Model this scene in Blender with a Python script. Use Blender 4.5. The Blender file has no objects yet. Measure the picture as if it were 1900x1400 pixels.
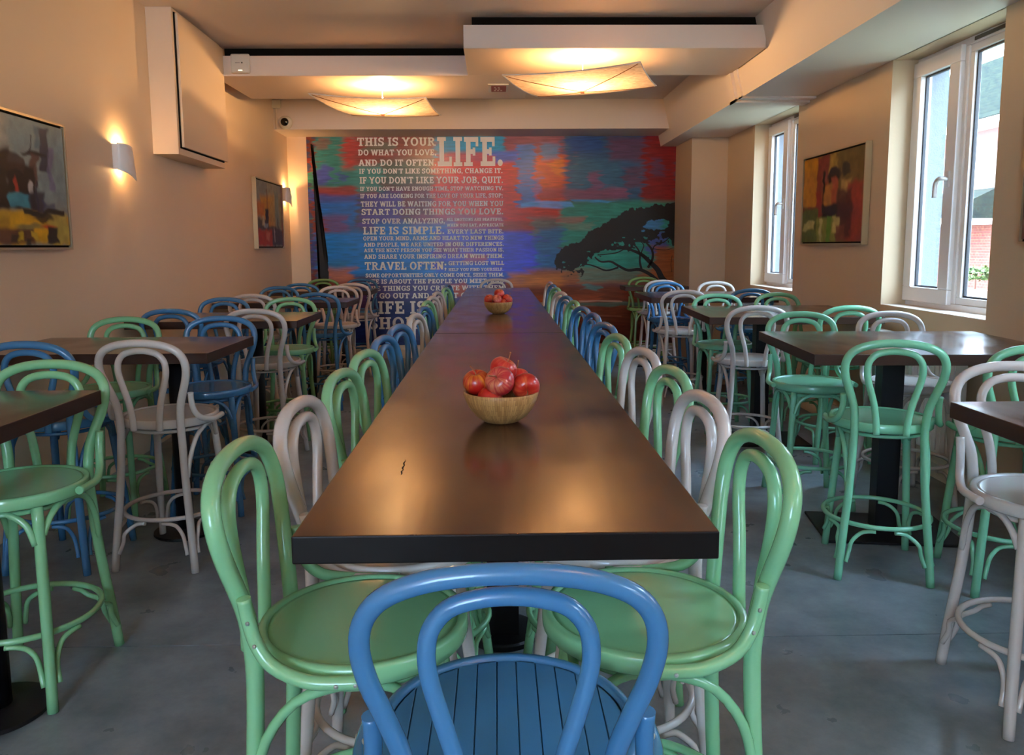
import bpy, bmesh, math, random
import numpy as np
from mathutils import Vector, Matrix

random.seed(7)
PI = math.pi
sc = bpy.context.scene
COL = sc.collection

# ------------------------------------------------------------------ camera, world, exposure
cam_data = bpy.data.cameras.new('camera')
cam_data.sensor_fit = 'HORIZONTAL'
cam_data.sensor_width = 36.0
cam_data.lens = 1473.0 / 1900.0 * 36.0
cam_data.shift_y = -60.0 / 1900.0
cam_data.clip_start = 0.05
cam_data.clip_end = 200
cam = bpy.data.objects.new('camera', cam_data)
COL.objects.link(cam)
right = Vector((0.99979147, -0.01953378, -0.00595403))
down = Vector((-0.00831798, -0.12326492, -0.99233894))
fwd = Vector((0.01865021, 0.99218153, -0.12340169))
M = Matrix((right, -down, -fwd)).transposed().to_4x4()
M.translation = Vector((0, 0, 1.45))
cam.matrix_world = M
sc.camera = cam

world = bpy.data.worlds.new('overcast_sky')
sc.world = world
world.use_nodes = True
wn = world.node_tree.nodes
wl = world.node_tree.links
bg = wn['Background']
tc = wn.new('ShaderNodeTexCoord')
ns = wn.new('ShaderNodeTexNoise'); ns.inputs['Scale'].default_value = 2.2; ns.inputs['Detail'].default_value = 5
cr = wn.new('ShaderNodeValToRGB')
cr.color_ramp.elements[0].position = 0.35; cr.color_ramp.elements[0].color = (0.42, 0.62, 0.98, 1)
cr.color_ramp.elements[1].position = 0.65; cr.color_ramp.elements[1].color = (0.66, 0.82, 1.0, 1)
wl.new(tc.outputs['Generated'], ns.inputs['Vector'])
wl.new(ns.outputs['Fac'], cr.inputs['Fac'])
wl.new(cr.outputs['Color'], bg.inputs['Color'])
bg.inputs['Strength'].default_value = 22.0

sc.view_settings.view_transform = 'Standard'
sc.view_settings.look = 'None'
sc.view_settings.exposure = 0.78
sc.view_settings.gamma = 1.0
sc.view_settings.use_curve_mapping = False
sc.cycles.use_denoising = True
sc.cycles.max_bounces = 10
sc.cycles.diffuse_bounces = 6
sc.cycles.glossy_bounces = 4
sc.cycles.transmission_bounces = 6
sc.cycles.transparent_max_bounces = 12
sc.cycles.caustics_reflective = False
sc.cycles.caustics_refractive = False
sc.cycles.sample_clamp_indirect = 6.0

LAMP_W = 36.0
SCONCE_W = 4.5
WARM = (1.0, 0.58, 0.24)

# ------------------------------------------------------------------ helpers
def lin(c):
    return tuple(((v / 255.0) / 12.92 if v / 255.0 <= 0.04045 else ((v / 255.0 + 0.055) / 1.055) ** 2.4) for v in c)

def mat(name, color, rough=0.5, spec=0.5, metal=0.0, coat=0.0, noise=None, bump=None, emis=None):
    """noise = (scale xyz, amount, second colour), bump = (scale, strength)"""
    m = bpy.data.materials.new(name)
    m.use_nodes = True
    nt = m.node_tree
    b = nt.nodes['Principled BSDF']
    b.inputs['Base Color'].default_value = (*color, 1)
    b.inputs['Roughness'].default_value = rough
    b.inputs['Specular IOR Level'].default_value = spec
    b.inputs['Metallic'].default_value = metal
    b.inputs['Coat Weight'].default_value = coat
    if emis:
        b.inputs['Emission Color'].default_value = (*emis[0], 1)
        b.inputs['Emission Strength'].default_value = emis[1]
    t = nt.nodes.new('ShaderNodeTexCoord')
    if noise:
        mp = nt.nodes.new('ShaderNodeMapping')
        mp.inputs['Scale'].default_value = noise[0]
        n = nt.nodes.new('ShaderNodeTexNoise'); n.inputs['Scale'].default_value = 1.0
        n.inputs['Detail'].default_value = 6; n.inputs['Roughness'].default_value = 0.62
        r = nt.nodes.new('ShaderNodeValToRGB')
        r.color_ramp.elements[0].position = 0.5 - noise[1]; r.color_ramp.elements[0].color = (*color, 1)
        r.color_ramp.elements[1].position = 0.5 + noise[1]; r.color_ramp.elements[1].color = (*noise[2], 1)
        nt.links.new(t.outputs['Object'], mp.inputs['Vector'])
        nt.links.new(mp.outputs['Vector'], n.inputs['Vector'])
        nt.links.new(n.outputs['Fac'], r.inputs['Fac'])
        nt.links.new(r.outputs['Color'], b.inputs['Base Color'])
    if bump:
        n2 = nt.nodes.new('ShaderNodeTexNoise'); n2.inputs['Scale'].default_value = bump[0]; n2.inputs['Detail'].default_value = 4
        bp = nt.nodes.new('ShaderNodeBump'); bp.inputs['Strength'].default_value = bump[1]; bp.inputs['Distance'].default_value = 0.01
        nt.links.new(t.outputs['Object'], n2.inputs['Vector'])
        nt.links.new(n2.outputs['Fac'], bp.inputs['Height'])
        nt.links.new(bp.outputs['Normal'], b.inputs['Normal'])
    return m

def link(name, me, m=None, parent=None, loc=None, rotz=0.0):
    o = bpy.data.objects.new(name, me)
    COL.objects.link(o)
    if m is not None and me is not None and len(me.materials) == 0:
        me.materials.append(m)
    if parent is not None:
        o.parent = parent
    if loc is not None:
        o.location = loc
    if rotz:
        o.rotation_euler = (0, 0, rotz)
    return o

def tag(o, label=None, cat=None, group=None, kind=None):
    if label: o['label'] = label
    if cat: o['category'] = cat
    if group: o['group'] = group
    if kind: o['kind'] = kind
    return o

def empty(name, loc=(0, 0, 0), rotz=0.0):
    o = bpy.data.objects.new(name, None)
    o.empty_display_size = 0.1
    COL.objects.link(o)
    o.location = loc
    o.rotation_euler = (0, 0, rotz)
    return o

class MB:
    def __init__(s):
        s.v = []; s.f = []; s.smooth = []
    def add(s, vs, fs, smooth=False):
        k = len(s.v)
        s.v += [tuple(v) for v in vs]
        for f in fs:
            s.f.append(tuple(i + k for i in f)); s.smooth.append(smooth)
        return s
    def box(s, x0, x1, y0, y1, z0, z1):
        vs = [(x0, y0, z0), (x1, y0, z0), (x1, y1, z0), (x0, y1, z0), (x0, y0, z1), (x1, y0, z1), (x1, y1, z1), (x0, y1, z1)]
        fs = [(0, 3, 2, 1), (4, 5, 6, 7), (0, 1, 5, 4), (1, 2, 6, 5), (2, 3, 7, 6), (3, 0, 4, 7)]
        return s.add(vs, fs)
    def prism(s, poly, axis, a, b):
        """poly of 2D points extruded along axis from a to b"""
        n = len(poly)
        def P(p, t):
            if axis == 'y': return (p[0], t, p[1])
            if axis == 'x': return (t, p[0], p[1])
            return (p[0], p[1], t)
        vs = [P(p, a) for p in poly] + [P(p, b) for p in poly]
        fs = [tuple(range(n)), tuple(range(2 * n - 1, n - 1, -1))]
        for i in range(n):
            j = (i + 1) % n
            fs.append((i, i + n, j + n, j))
        return s.add(vs, fs)
    def lathe(s, prof, seg=32, cx=0, cy=0, smooth=True):
        vs = []; fs = []
        n = len(prof)
        for k in range(seg):
            a = 2 * PI * k / seg
            for r, z in prof:
                vs.append((cx + r * math.cos(a), cy + r * math.sin(a), z))
        for k in range(seg):
            k2 = (k + 1) % seg
            for i in range(n - 1):
                if prof[i][0] < 1e-6 and prof[i + 1][0] < 1e-6: continue
                fs.append((k * n + i, k2 * n + i, k2 * n + i + 1, k * n + i + 1))
        return s.add(vs, fs, smooth)
    def tube(s, pts, rad, seg=10, caps=True, closed=False):
        pts = [Vector(p) for p in pts]
        n = len(pts)
        if not isinstance(rad, (list, tuple)): rad = [rad] * n
        vs = []; fs = []
        prev = None
        for i, p in enumerate(pts):
            if closed:
                t = (pts[(i + 1) % n] - pts[i - 1]).normalized()
            else:
                t = (pts[min(i + 1, n - 1)] - pts[max(i - 1, 0)]).normalized()
            if prev is None:
                up = Vector((0, 0, 1)) if abs(t.z) < 0.9 else Vector((1, 0, 0))
                nrm = t.cross(up).normalized()
            else:
                nrm = (prev - t * prev.dot(t)).normalized()
            prev = nrm
            bn = t.cross(nrm)
            for k in range(seg):
                a = 2 * PI * k / seg
                vs.append(p + (nrm * math.cos(a) + bn * math.sin(a)) * rad[i])
        m = n if closed else n - 1
        for i in range(m):
            j = (i + 1) % n
            for k in range(seg):
                k2 = (k + 1) % seg
                fs.append((i * seg + k, i * seg + k2, j * seg + k2, j * seg + k))
        if caps and not closed:
            fs.append(tuple(range(seg - 1, -1, -1)))
            fs.append(tuple((n - 1) * seg + k for k in range(seg)))
        return s.add(vs, fs, True)
    def mesh(s, name, m=None):
        me = bpy.data.meshes.new(name)
        me.from_pydata(s.v, [], s.f)
        me.polygons.foreach_set('use_smooth', [bool(x) and len(f) <= 4 for x, f in zip(s.smooth, s.f)])
        if m is not None: me.materials.append(m)
        me.update()
        bm = bmesh.new(); bm.from_mesh(me)
        bmesh.ops.recalc_face_normals(bm, faces=bm.faces)
        bm.to_mesh(me); bm.free()
        return me
    def build(s, name, m=None, parent=None, loc=None, rotz=0.0):
        return link(name, s.mesh(name, m), None, parent, loc, rotz)

def catmull(pts, sub=4):
    pts = [Vector(p) for p in pts]
    out = []
    n = len(pts)
    for i in range(n - 1):
        p0 = pts[max(i - 1, 0)]; p1 = pts[i]; p2 = pts[i + 1]; p3 = pts[min(i + 2, n - 1)]
        for k in range(sub):
            t = k / sub
            out.append(0.5 * ((2 * p1) + (p2 - p0) * t + (2 * p0 - 5 * p1 + 4 * p2 - p3) * t * t + (3 * p1 - p0 - 3 * p2 + p3) * t ** 3))
    out.append(pts[-1])
    return out

def bevel(o, w=0.003, seg=2):
    md = o.modifiers.new('edge', 'BEVEL'); md.width = w; md.segments = seg; md.limit_method = 'ANGLE'
    return o

def XW(y):
    return -2.36 - 0.0286 * y     # the plain wall runs very slightly askew
WALL_ROT = math.atan(0.0286)

# ------------------------------------------------------------------ materials
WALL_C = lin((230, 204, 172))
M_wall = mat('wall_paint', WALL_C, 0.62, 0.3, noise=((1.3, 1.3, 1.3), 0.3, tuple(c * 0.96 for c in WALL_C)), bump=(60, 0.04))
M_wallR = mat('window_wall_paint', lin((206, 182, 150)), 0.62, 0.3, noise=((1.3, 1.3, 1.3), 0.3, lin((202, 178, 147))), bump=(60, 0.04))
M_ceil = mat('ceiling_paint', lin((216, 200, 184)), 0.7, 0.25, bump=(50, 0.03))
M_cloud = mat('cloud_paint', lin((226, 208, 190)), 0.6, 0.3, bump=(50, 0.02))
M_soff = mat('soffit_paint', lin((226, 212, 196)), 0.55, 0.35, bump=(50, 0.02))
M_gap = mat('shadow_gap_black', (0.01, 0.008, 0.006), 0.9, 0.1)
M_base = mat('baseboard_paint', lin((205, 190, 165)), 0.45)
M_duct = mat('duct_paint', lin((220, 196, 168)), 0.55, 0.3)
M_upvc = mat('white_upvc', lin((232, 228, 226)), 0.28, 0.5)
M_seal = mat('black_seal', (0.02, 0.02, 0.025), 0.5)
M_handle = mat('handle_silver', (0.72, 0.71, 0.70), 0.4, metal=0.4)
M_concrete = mat('exterior_render', lin((112, 116, 122)), 0.9, 0.1, noise=((30, 30, 30), 0.3, lin((96, 100, 106))), bump=(90, 0.3))
M_black = mat('black_powdercoat', (0.007, 0.007, 0.009), 0.42, 0.3)
M_under = mat('table_underside', (0.02, 0.012, 0.008), 0.8)
M_alu = mat('frame_champagne', lin((196, 176, 140)), 0.35, metal=0.55)
M_ceramic = mat('ceramic_white', lin((238, 232, 226)), 0.45)
M_plastic = mat('white_plastic', lin((214, 208, 190)), 0.4)
M_dark = mat('dark_lens', (0.01, 0.008, 0.01), 0.12)
M_rad = mat('radiator_white', lin((225, 225, 220)), 0.35)
M_screw = mat('screw_steel', (0.35, 0.38, 0.34), 0.3, metal=0.6)
M_letter = mat('mural_white_print', lin((240, 236, 228)), 0.42, 0.4)
M_ink = mat('mural_black_print', lin((26, 18, 16)), 0.45, 0.35)

STOOL_M = {}
for key, c in (('green', (128, 188, 138)), ('blue', (62, 118, 162)), ('cream', (198, 190, 182)), ('lime', (128, 168, 104)), ('mint', (124, 194, 154))):
    L = lin(c)
    STOOL_M[key] = mat('stool_paint_' + key, L, 0.24, 0.5, coat=0.25, noise=((6, 6, 6), 0.35, tuple(v * 0.93 for v in L)), bump=(18, 0.03))

def table_material():
    m = bpy.data.materials.new('dark_stained_wood'); m.use_nodes = True
    nt = m.node_tree; b = nt.nodes['Principled BSDF']
    t = nt.nodes.new('ShaderNodeTexCoord')
    mp = nt.nodes.new('ShaderNodeMapping'); mp.inputs['Scale'].default_value = (14, 1.1, 14)
    n = nt.nodes.new('ShaderNodeTexNoise'); n.inputs['Scale'].default_value = 1.6; n.inputs['Detail'].default_value = 9; n.inputs['Roughness'].default_value = 0.65
    r = nt.nodes.new('ShaderNodeValToRGB')
    r.color_ramp.elements[0].position = 0.3; r.color_ramp.elements[0].color = (*lin((40, 22, 15)), 1)
    r.color_ramp.elements[1].position = 0.72; r.color_ramp.elements[1].color = (*lin((84, 48, 31)), 1)
    nt.links.new(t.outputs['Object'], mp.inputs['Vector']); nt.links.new(mp.outputs['Vector'], n.inputs['Vector'])
    nt.links.new(n.outputs['Fac'], r.inputs['Fac']); nt.links.new(r.outputs['Color'], b.inputs['Base Color'])
    mp2 = nt.nodes.new('ShaderNodeMapping'); mp2.inputs['Scale'].default_value = (5, 2.2, 5)
    n2 = nt.nodes.new('ShaderNodeTexNoise'); n2.inputs['Scale'].default_value = 1.5; n2.inputs['Detail'].default_value = 1
    mr = nt.nodes.new('ShaderNodeMapRange'); mr.inputs['From Min'].default_value = 0.3; mr.inputs['From Max'].default_value = 0.7
    mr.inputs['To Min'].default_value = 0.15; mr.inputs['To Max'].default_value = 0.26
    nt.links.new(t.outputs['Object'], mp2.inputs['Vector']); nt.links.new(mp2.outputs['Vector'], n2.inputs['Vector'])
    nt.links.new(n2.outputs['Fac'], mr.inputs['Value']); nt.links.new(mr.outputs['Result'], b.inputs['Roughness'])
    n3 = nt.nodes.new('ShaderNodeTexNoise'); n3.inputs['Scale'].default_value = 1.2; n3.inputs['Detail'].default_value = 2
    mp3 = nt.nodes.new('ShaderNodeMapping'); mp3.inputs['Scale'].default_value = (60, 3, 60)
    nt.links.new(t.outputs['Object'], mp3.inputs['Vector']); nt.links.new(mp3.outputs['Vector'], n3.inputs['Vector'])
    bp = nt.nodes.new('ShaderNodeBump'); bp.inputs['Strength'].default_value = 0.12; bp.inputs['Distance'].default_value = 0.002
    nt.links.new(n3.outputs['Fac'], bp.inputs['Height'])
    nt.links.new(bp.outputs['Normal'], b.inputs['Normal'])
    b.inputs['Specular IOR Level'].default_value = 0.95
    return m
M_table = table_material()
M_edge = mat('table_edge_black', (0.006, 0.004, 0.003), 0.45, 0.2)

def floor_material():
    m = bpy.data.materials.new('polished_concrete'); m.use_nodes = True
    nt = m.node_tree; b = nt.nodes['Principled BSDF']
    t = nt.nodes.new('ShaderNodeTexCoord')
    n = nt.nodes.new('ShaderNodeTexNoise'); n.inputs['Scale'].default_value = 2.4; n.inputs['Detail'].default_value = 10; n.inputs['Roughness'].default_value = 0.68
    r = nt.nodes.new('ShaderNodeValToRGB')
    r.color_ramp.elements[0].position = 0.32; r.color_ramp.elements[0].color = (*lin((88, 100, 106)), 1)
    r.color_ramp.elements[1].position = 0.68; r.color_ramp.elements[1].color = (*lin((142, 152, 158)), 1)
    nt.links.new(t.outputs['Object'], n.inputs['Vector']); nt.links.new(n.outputs['Fac'], r.inputs['Fac'])
    # small dark pits and flecks
    v = nt.nodes.new('ShaderNodeTexVoronoi'); v.inputs['Scale'].default_value = 34
    rr = nt.nodes.new('ShaderNodeValToRGB')
    rr.color_ramp.elements[0].position = 0.01; rr.color_ramp.elements[0].color = (0.35, 0.35, 0.35, 1)
    rr.color_ramp.elements[1].position = 0.045; rr.color_ramp.elements[1].color = (1, 1, 1, 1)
    mx = nt.nodes.new('ShaderNodeMix'); mx.data_type = 'RGBA'; mx.blend_type = 'MULTIPLY'; mx.inputs['Factor'].default_value = 0.30
    nt.links.new(t.outputs['Object'], v.inputs['Vector']); nt.links.new(v.outputs['Distance'], rr.inputs['Fac'])
    nt.links.new(r.outputs['Color'], mx.inputs['A']); nt.links.new(rr.outputs['Color'], mx.inputs['B'])
    nt.links.new(mx.outputs['Result'], b.inputs['Base Color'])
    n2 = nt.nodes.new('ShaderNodeTexNoise'); n2.inputs['Scale'].default_value = 5; n2.inputs['Detail'].default_value = 6
    mr = nt.nodes.new('ShaderNodeMapRange'); mr.inputs['To Min'].default_value = 0.20; mr.inputs['To Max'].default_value = 0.42
    nt.links.new(t.outputs['Object'], n2.inputs['Vector']); nt.links.new(n2.outputs['Fac'], mr.inputs['Value'])
    nt.links.new(mr.outputs['Result'], b.inputs['Roughness'])
    bp = nt.nodes.new('ShaderNodeBump'); bp.inputs['Strength'].default_value = 0.06; bp.inputs['Distance'].default_value = 0.01
    nt.links.new(n.outputs['Fac'], bp.inputs['Height']); nt.links.new(bp.outputs['Normal'], b.inputs['Normal'])
    b.inputs['Specular IOR Level'].default_value = 0.5
    return m
M_floor = floor_material()

def glass_material():
    m = bpy.data.materials.new('window_glass'); m.use_nodes = True
    nt = m.node_tree
    for n in list(nt.nodes): nt.nodes.remove(n)
    out = nt.nodes.new('ShaderNodeOutputMaterial')
    tr = nt.nodes.new('ShaderNodeBsdfTransparent'); tr.inputs['Color'].default_value = (0.93, 0.97, 0.96, 1)
    gl = nt.nodes.new('ShaderNodeBsdfGlossy'); gl.inputs['Roughness'].default_value = 0.02
    lw = nt.nodes.new('ShaderNodeLayerWeight'); lw.inputs['Blend'].default_value = 0.5
    pw = nt.nodes.new('ShaderNodeMath'); pw.operation = 'POWER'; pw.inputs[1].default_value = 5.0
    fr = nt.nodes.new('ShaderNodeMath'); fr.operation = 'MULTIPLY_ADD'; fr.inputs[1].default_value = 0.9; fr.inputs[2].default_value = 0.03
    nt.links.new(lw.outputs['Facing'], pw.inputs[0]); nt.links.new(pw.outputs[0], fr.inputs[0])
    mx = nt.nodes.new('ShaderNodeMixShader')
    nt.links.new(fr.outputs[0], mx.inputs['Fac']); nt.links.new(tr.outputs['BSDF'], mx.inputs[1]); nt.links.new(gl.outputs['BSDF'], mx.inputs[2])
    nt.links.new(mx.outputs['Shader'], out.inputs['Surface'])
    return m
M_glass = glass_material()

def fabric_material():
    m = bpy.data.materials.new('lamp_fabric'); m.use_nodes = True
    nt = m.node_tree
    for n in list(nt.nodes): nt.nodes.remove(n)
    out = nt.nodes.new('ShaderNodeOutputMaterial')
    t = nt.nodes.new('ShaderNodeTexCoord')
    mp = nt.nodes.new('ShaderNodeMapping'); mp.inputs['Scale'].default_value = (8, 30, 8)
    n = nt.nodes.new('ShaderNodeTexNoise'); n.inputs['Scale'].default_value = 2.0; n.inputs['Detail'].default_value = 9; n.inputs['Distortion'].default_value = 1.2
    r = nt.nodes.new('ShaderNodeValToRGB')
    r.color_ramp.elements[0].position = 0.3; r.color_ramp.elements[0].color = (0.44, 0.34, 0.26, 1)
    r.color_ramp.elements[1].position = 0.7; r.color_ramp.elements[1].color = (0.80, 0.70, 0.60, 1)
    d = nt.nodes.new('ShaderNodeBsdfDiffuse'); tl = nt.nodes.new('ShaderNodeBsdfTranslucent')
    mx = nt.nodes.new('ShaderNodeMixShader'); mx.inputs['Fac'].default_value = 0.42
    nt.links.new(t.outputs['Object'], mp.inputs['Vector']); nt.links.new(mp.outputs['Vector'], n.inputs['Vector'])
    nt.links.new(n.outputs['Fac'], r.inputs['Fac'])
    nt.links.new(r.outputs['Color'], d.inputs['Color']); nt.links.new(r.outputs['Color'], tl.inputs['Color'])
    nt.links.new(d.outputs['BSDF'], mx.inputs[1]); nt.links.new(tl.outputs['BSDF'], mx.inputs[2])
    nt.links.new(mx.outputs['Shader'], out.inputs['Surface'])
    return m
M_fabric = fabric_material()
M_cord = mat('lamp_cord', lin((150, 96, 60)), 0.7)
M_bulb = mat('bulb_glow', (1, 0.8, 0.5), 0.3, emis=((1.0, 0.66, 0.32), 18.0))

def paint_material(name, rough=0.4, streak=(10, 1, 70), amt=0.35):
    """colour attribute of the print plus fine horizontal brush grain"""
    m = bpy.data.materials.new(name); m.use_nodes = True
    nt = m.node_tree; b = nt.nodes['Principled BSDF']
    a = nt.nodes.new('ShaderNodeVertexColor'); a.layer_name = 'Col'
    t = nt.nodes.new('ShaderNodeTexCoord')
    mp = nt.nodes.new('ShaderNodeMapping'); mp.inputs['Scale'].default_value = streak
    n = nt.nodes.new('ShaderNodeTexNoise'); n.inputs['Scale'].default_value = 1.0; n.inputs['Detail'].default_value = 8; n.inputs['Roughness'].default_value = 0.7
    mr = nt.nodes.new('ShaderNodeMapRange'); mr.inputs['From Min'].default_value = 0.25; mr.inputs['From Max'].default_value = 0.75
    mr.inputs['To Min'].default_value = 1 - amt; mr.inputs['To Max'].default_value = 1 + amt
    vm = nt.nodes.new('ShaderNodeVectorMath'); vm.operation = 'SCALE'
    nt.links.new(t.outputs['Object'], mp.inputs['Vector']); nt.links.new(mp.outputs['Vector'], n.inputs['Vector'])
    nt.links.new(n.outputs['Fac'], mr.inputs['Value'])
    nt.links.new(a.outputs['Color'], vm.inputs[0]); nt.links.new(mr.outputs['Result'], vm.inputs['Scale'])
    nt.links.new(vm.outputs['Vector'], b.inputs['Base Color'])
    b.inputs['Roughness'].default_value = rough
    b.inputs['Specular IOR Level'].default_value = 0.35
    return m

# ------------------------------------------------------------------ room shell
YB, YF = -3.6, 10.4          # wall behind the camera, mural wall
XR = 2.75
ZC = 3.19
SILL, HEAD = 1.02, 2.71
WINS = [(-1.49, -0.26), (1.455, 2.685), (4.40, 5.63), (7.345, 8.575)]

# floor: three pours with a narrow sawn joint between them
fl = MB()
fl.box(-3.2, 3.2, YB - 0.2, 10.6, -0.12, -0.006)
for a, b in ((YB - 0.2, -0.6), (-0.596, 2.785), (2.789, 6.6), (6.604, 10.6)):
    fl.add([(-3.2, a, 0), (3.2, a, 0), (3.2, b, 0), (-3.2, b, 0)], [(0, 1, 2, 3)])
    fl.add([(-3.2, a, 0), (3.2, a, 0), (3.2, a, -0.006), (-3.2, a, -0.006)], [(0, 1, 2, 3)])
    fl.add([(-3.2, b, 0), (3.2, b, 0), (3.2, b, -0.006), (-3.2, b, -0.006)], [(3, 2, 1, 0)])
me = bpy.data.meshes.new('floor'); me.from_pydata(fl.v, [], fl.f); me.materials.append(M_floor)
tag(link('floor', me), kind='structure')

tag(MB().box(-3.2, 3.2, YB - 0.2, 10.6, ZC, ZC + 0.12).build('ceiling', M_ceil), kind='structure')
# left wall (slightly askew)
w = MB()
x0, x1 = XW(YB - 0.1), XW(YF + 0.15)
w.add([(x0, YB - 0.1, -0.01), (x1, YF + 0.15, -0.01), (x1 - 0.15, YF + 0.15, -0.01), (x0 - 0.15, YB - 0.1, -0.01),
       (x0, YB - 0.1, ZC + 0.02), (x1, YF + 0.15, ZC + 0.02), (x1 - 0.15, YF + 0.15, ZC + 0.02), (x0 - 0.15, YB - 0.1, ZC + 0.02)],
      [(0, 1, 2, 3), (4, 7, 6, 5), (0, 4, 5, 1), (1, 5, 6, 2), (2, 6, 7, 3), (3, 7, 4, 0)])
tag(w.build('wall_left', M_wall), kind='structure')
tag(MB().box(-2.9, 3.2, YF, YF + 0.15, -0.01, ZC + 0.02).build('wall_far', M_wall), kind='structure')
# wall behind the camera with one more window
w = MB()
w.box(-2.9, -2.1, YB - 0.15, YB, -0.01, ZC + 0.02); w.box(-0.5, 3.2, YB - 0.15, YB, -0.01, ZC + 0.02)
w.box(-2.1, -0.5, YB - 0.15, YB, -0.01, 1.2); w.box(-2.1, -0.5, YB - 0.15, YB, 2.95, ZC + 0.02)
tag(w.build('wall_back', M_wall), kind='structure')
wf = empty('window_5', (0, 0, 0)); wf['kind'] = 'structure'
f_ = MB()
for xa in (-2.1, -1.33, -0.56): f_.box(xa, xa + .06, YB - .10, YB - .04, 1.2, 2.95)
for xa in (-2.04, -1.27):
    f_.box(xa, xa + .71, YB - .10, YB - .04, 1.2, 1.26); f_.box(xa, xa + .71, YB - .10, YB - .04, 2.89, 2.95)
f_.build('frame', M_upvc, wf)
for xa in (-2.04, -1.27): MB().box(xa, xa + .71, YB - .073, YB - .067, 1.26, 2.89).build('pane', M_glass, wf)

def window_wall(name, xa, xb, m, grow=0.0):
    w = MB()
    y = YB - 0.1
    for a, b in WINS:
        w.box(xa, xb, y, a - grow, SILL - grow, HEAD + grow)
        y = b + grow
    w.box(xa, xb, y, YF + 0.1, SILL - grow, HEAD + grow)
    w.box(xa, xb, YB - 0.1, YF + 0.1, -0.01, SILL - grow)
    w.box(xa, xb, YB - 0.1, YF + 0.1, HEAD + grow, ZC + 0.02)
    return tag(w.build(name, m), kind='structure')
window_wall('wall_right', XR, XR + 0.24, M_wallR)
window_wall('wall_outer', XR + 0.24, XR + 0.40, M_concrete, 0.0)
# pier in the far corner
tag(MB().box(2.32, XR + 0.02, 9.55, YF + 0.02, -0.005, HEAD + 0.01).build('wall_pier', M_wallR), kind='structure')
# soffit over the windows, its inner face leaning slightly
tag(MB().prism([(2.12, HEAD), (XR + 0.01, HEAD), (XR + 0.01, ZC + 0.01), (2.005, ZC + 0.01)], 'y', YB, YF + 0.01).build('ceiling_soffit', M_soff), kind='structure')
# joint trim wrapped round the soffit
def sx(z): return 2.12 - 0.115 * (z - HEAD) / (ZC - HEAD)
t = MB()
for (ya, yb, th) in ((6.95, 7.04, 0.016), (7.09, 7.25, 0.028)):
    t.prism([(2.12 - th, HEAD - th), (2.12 - th, HEAD), (sx(ZC) - th, ZC), (sx(ZC) + 0.002, ZC), (2.12, HEAD + 0.001)], 'y', ya, yb)
    t.box(2.12 - th, XR - 0.001 if th > 0.02 else XR - 0.001, ya, yb, HEAD - th, HEAD + 0.001)
tag(t.build('trim_1', M_soff), kind='structure')
# cross beam in front of the mural
tag(MB().box(-2.70, 2.13, 9.75, YF + 0.01, 2.845, ZC + 0.01).build('ceiling_beam', M_ceil), kind='structure')

# suspended ceiling clouds; a black block paints the shade in the gap above
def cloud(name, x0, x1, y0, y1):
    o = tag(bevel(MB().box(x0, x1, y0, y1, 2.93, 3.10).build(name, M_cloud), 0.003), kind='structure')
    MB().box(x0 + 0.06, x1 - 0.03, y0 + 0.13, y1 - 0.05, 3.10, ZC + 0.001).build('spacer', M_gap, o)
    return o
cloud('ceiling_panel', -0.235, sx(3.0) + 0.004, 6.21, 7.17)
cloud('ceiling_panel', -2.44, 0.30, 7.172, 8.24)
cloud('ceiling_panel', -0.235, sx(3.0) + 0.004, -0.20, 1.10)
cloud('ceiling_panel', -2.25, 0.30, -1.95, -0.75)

# baseboards
def board_profile(h, d):
    return [(0, 0), (d, 0), (d, h * 0.62), (d * 0.62, h * 0.70), (d * 0.62, h * 0.86), (d * 0.30, h * 0.95), (d * 0.30, h), (0, h)]
b = MB(); b.prism([(YF - p[0], p[1]) for p in board_profile(0.17, 0.03)], 'x', -2.66, 2.32)
tag(b.build('baseboard_far', M_base), kind='structure')
b = MB(); b.prism([(XR - p[0], p[1]) for p in board_profile(0.15, 0.028)], 'y', YB, 9.55)
tag(b.build('baseboard_right', M_base), kind='structure')
b = MB(); b.prism([(9.55 - p[0], p[1]) for p in board_profile(0.15, 0.028)], 'x', 2.32, XR - 0.02)
tag(b.build('baseboard_pier', M_base), kind='structure')

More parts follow.
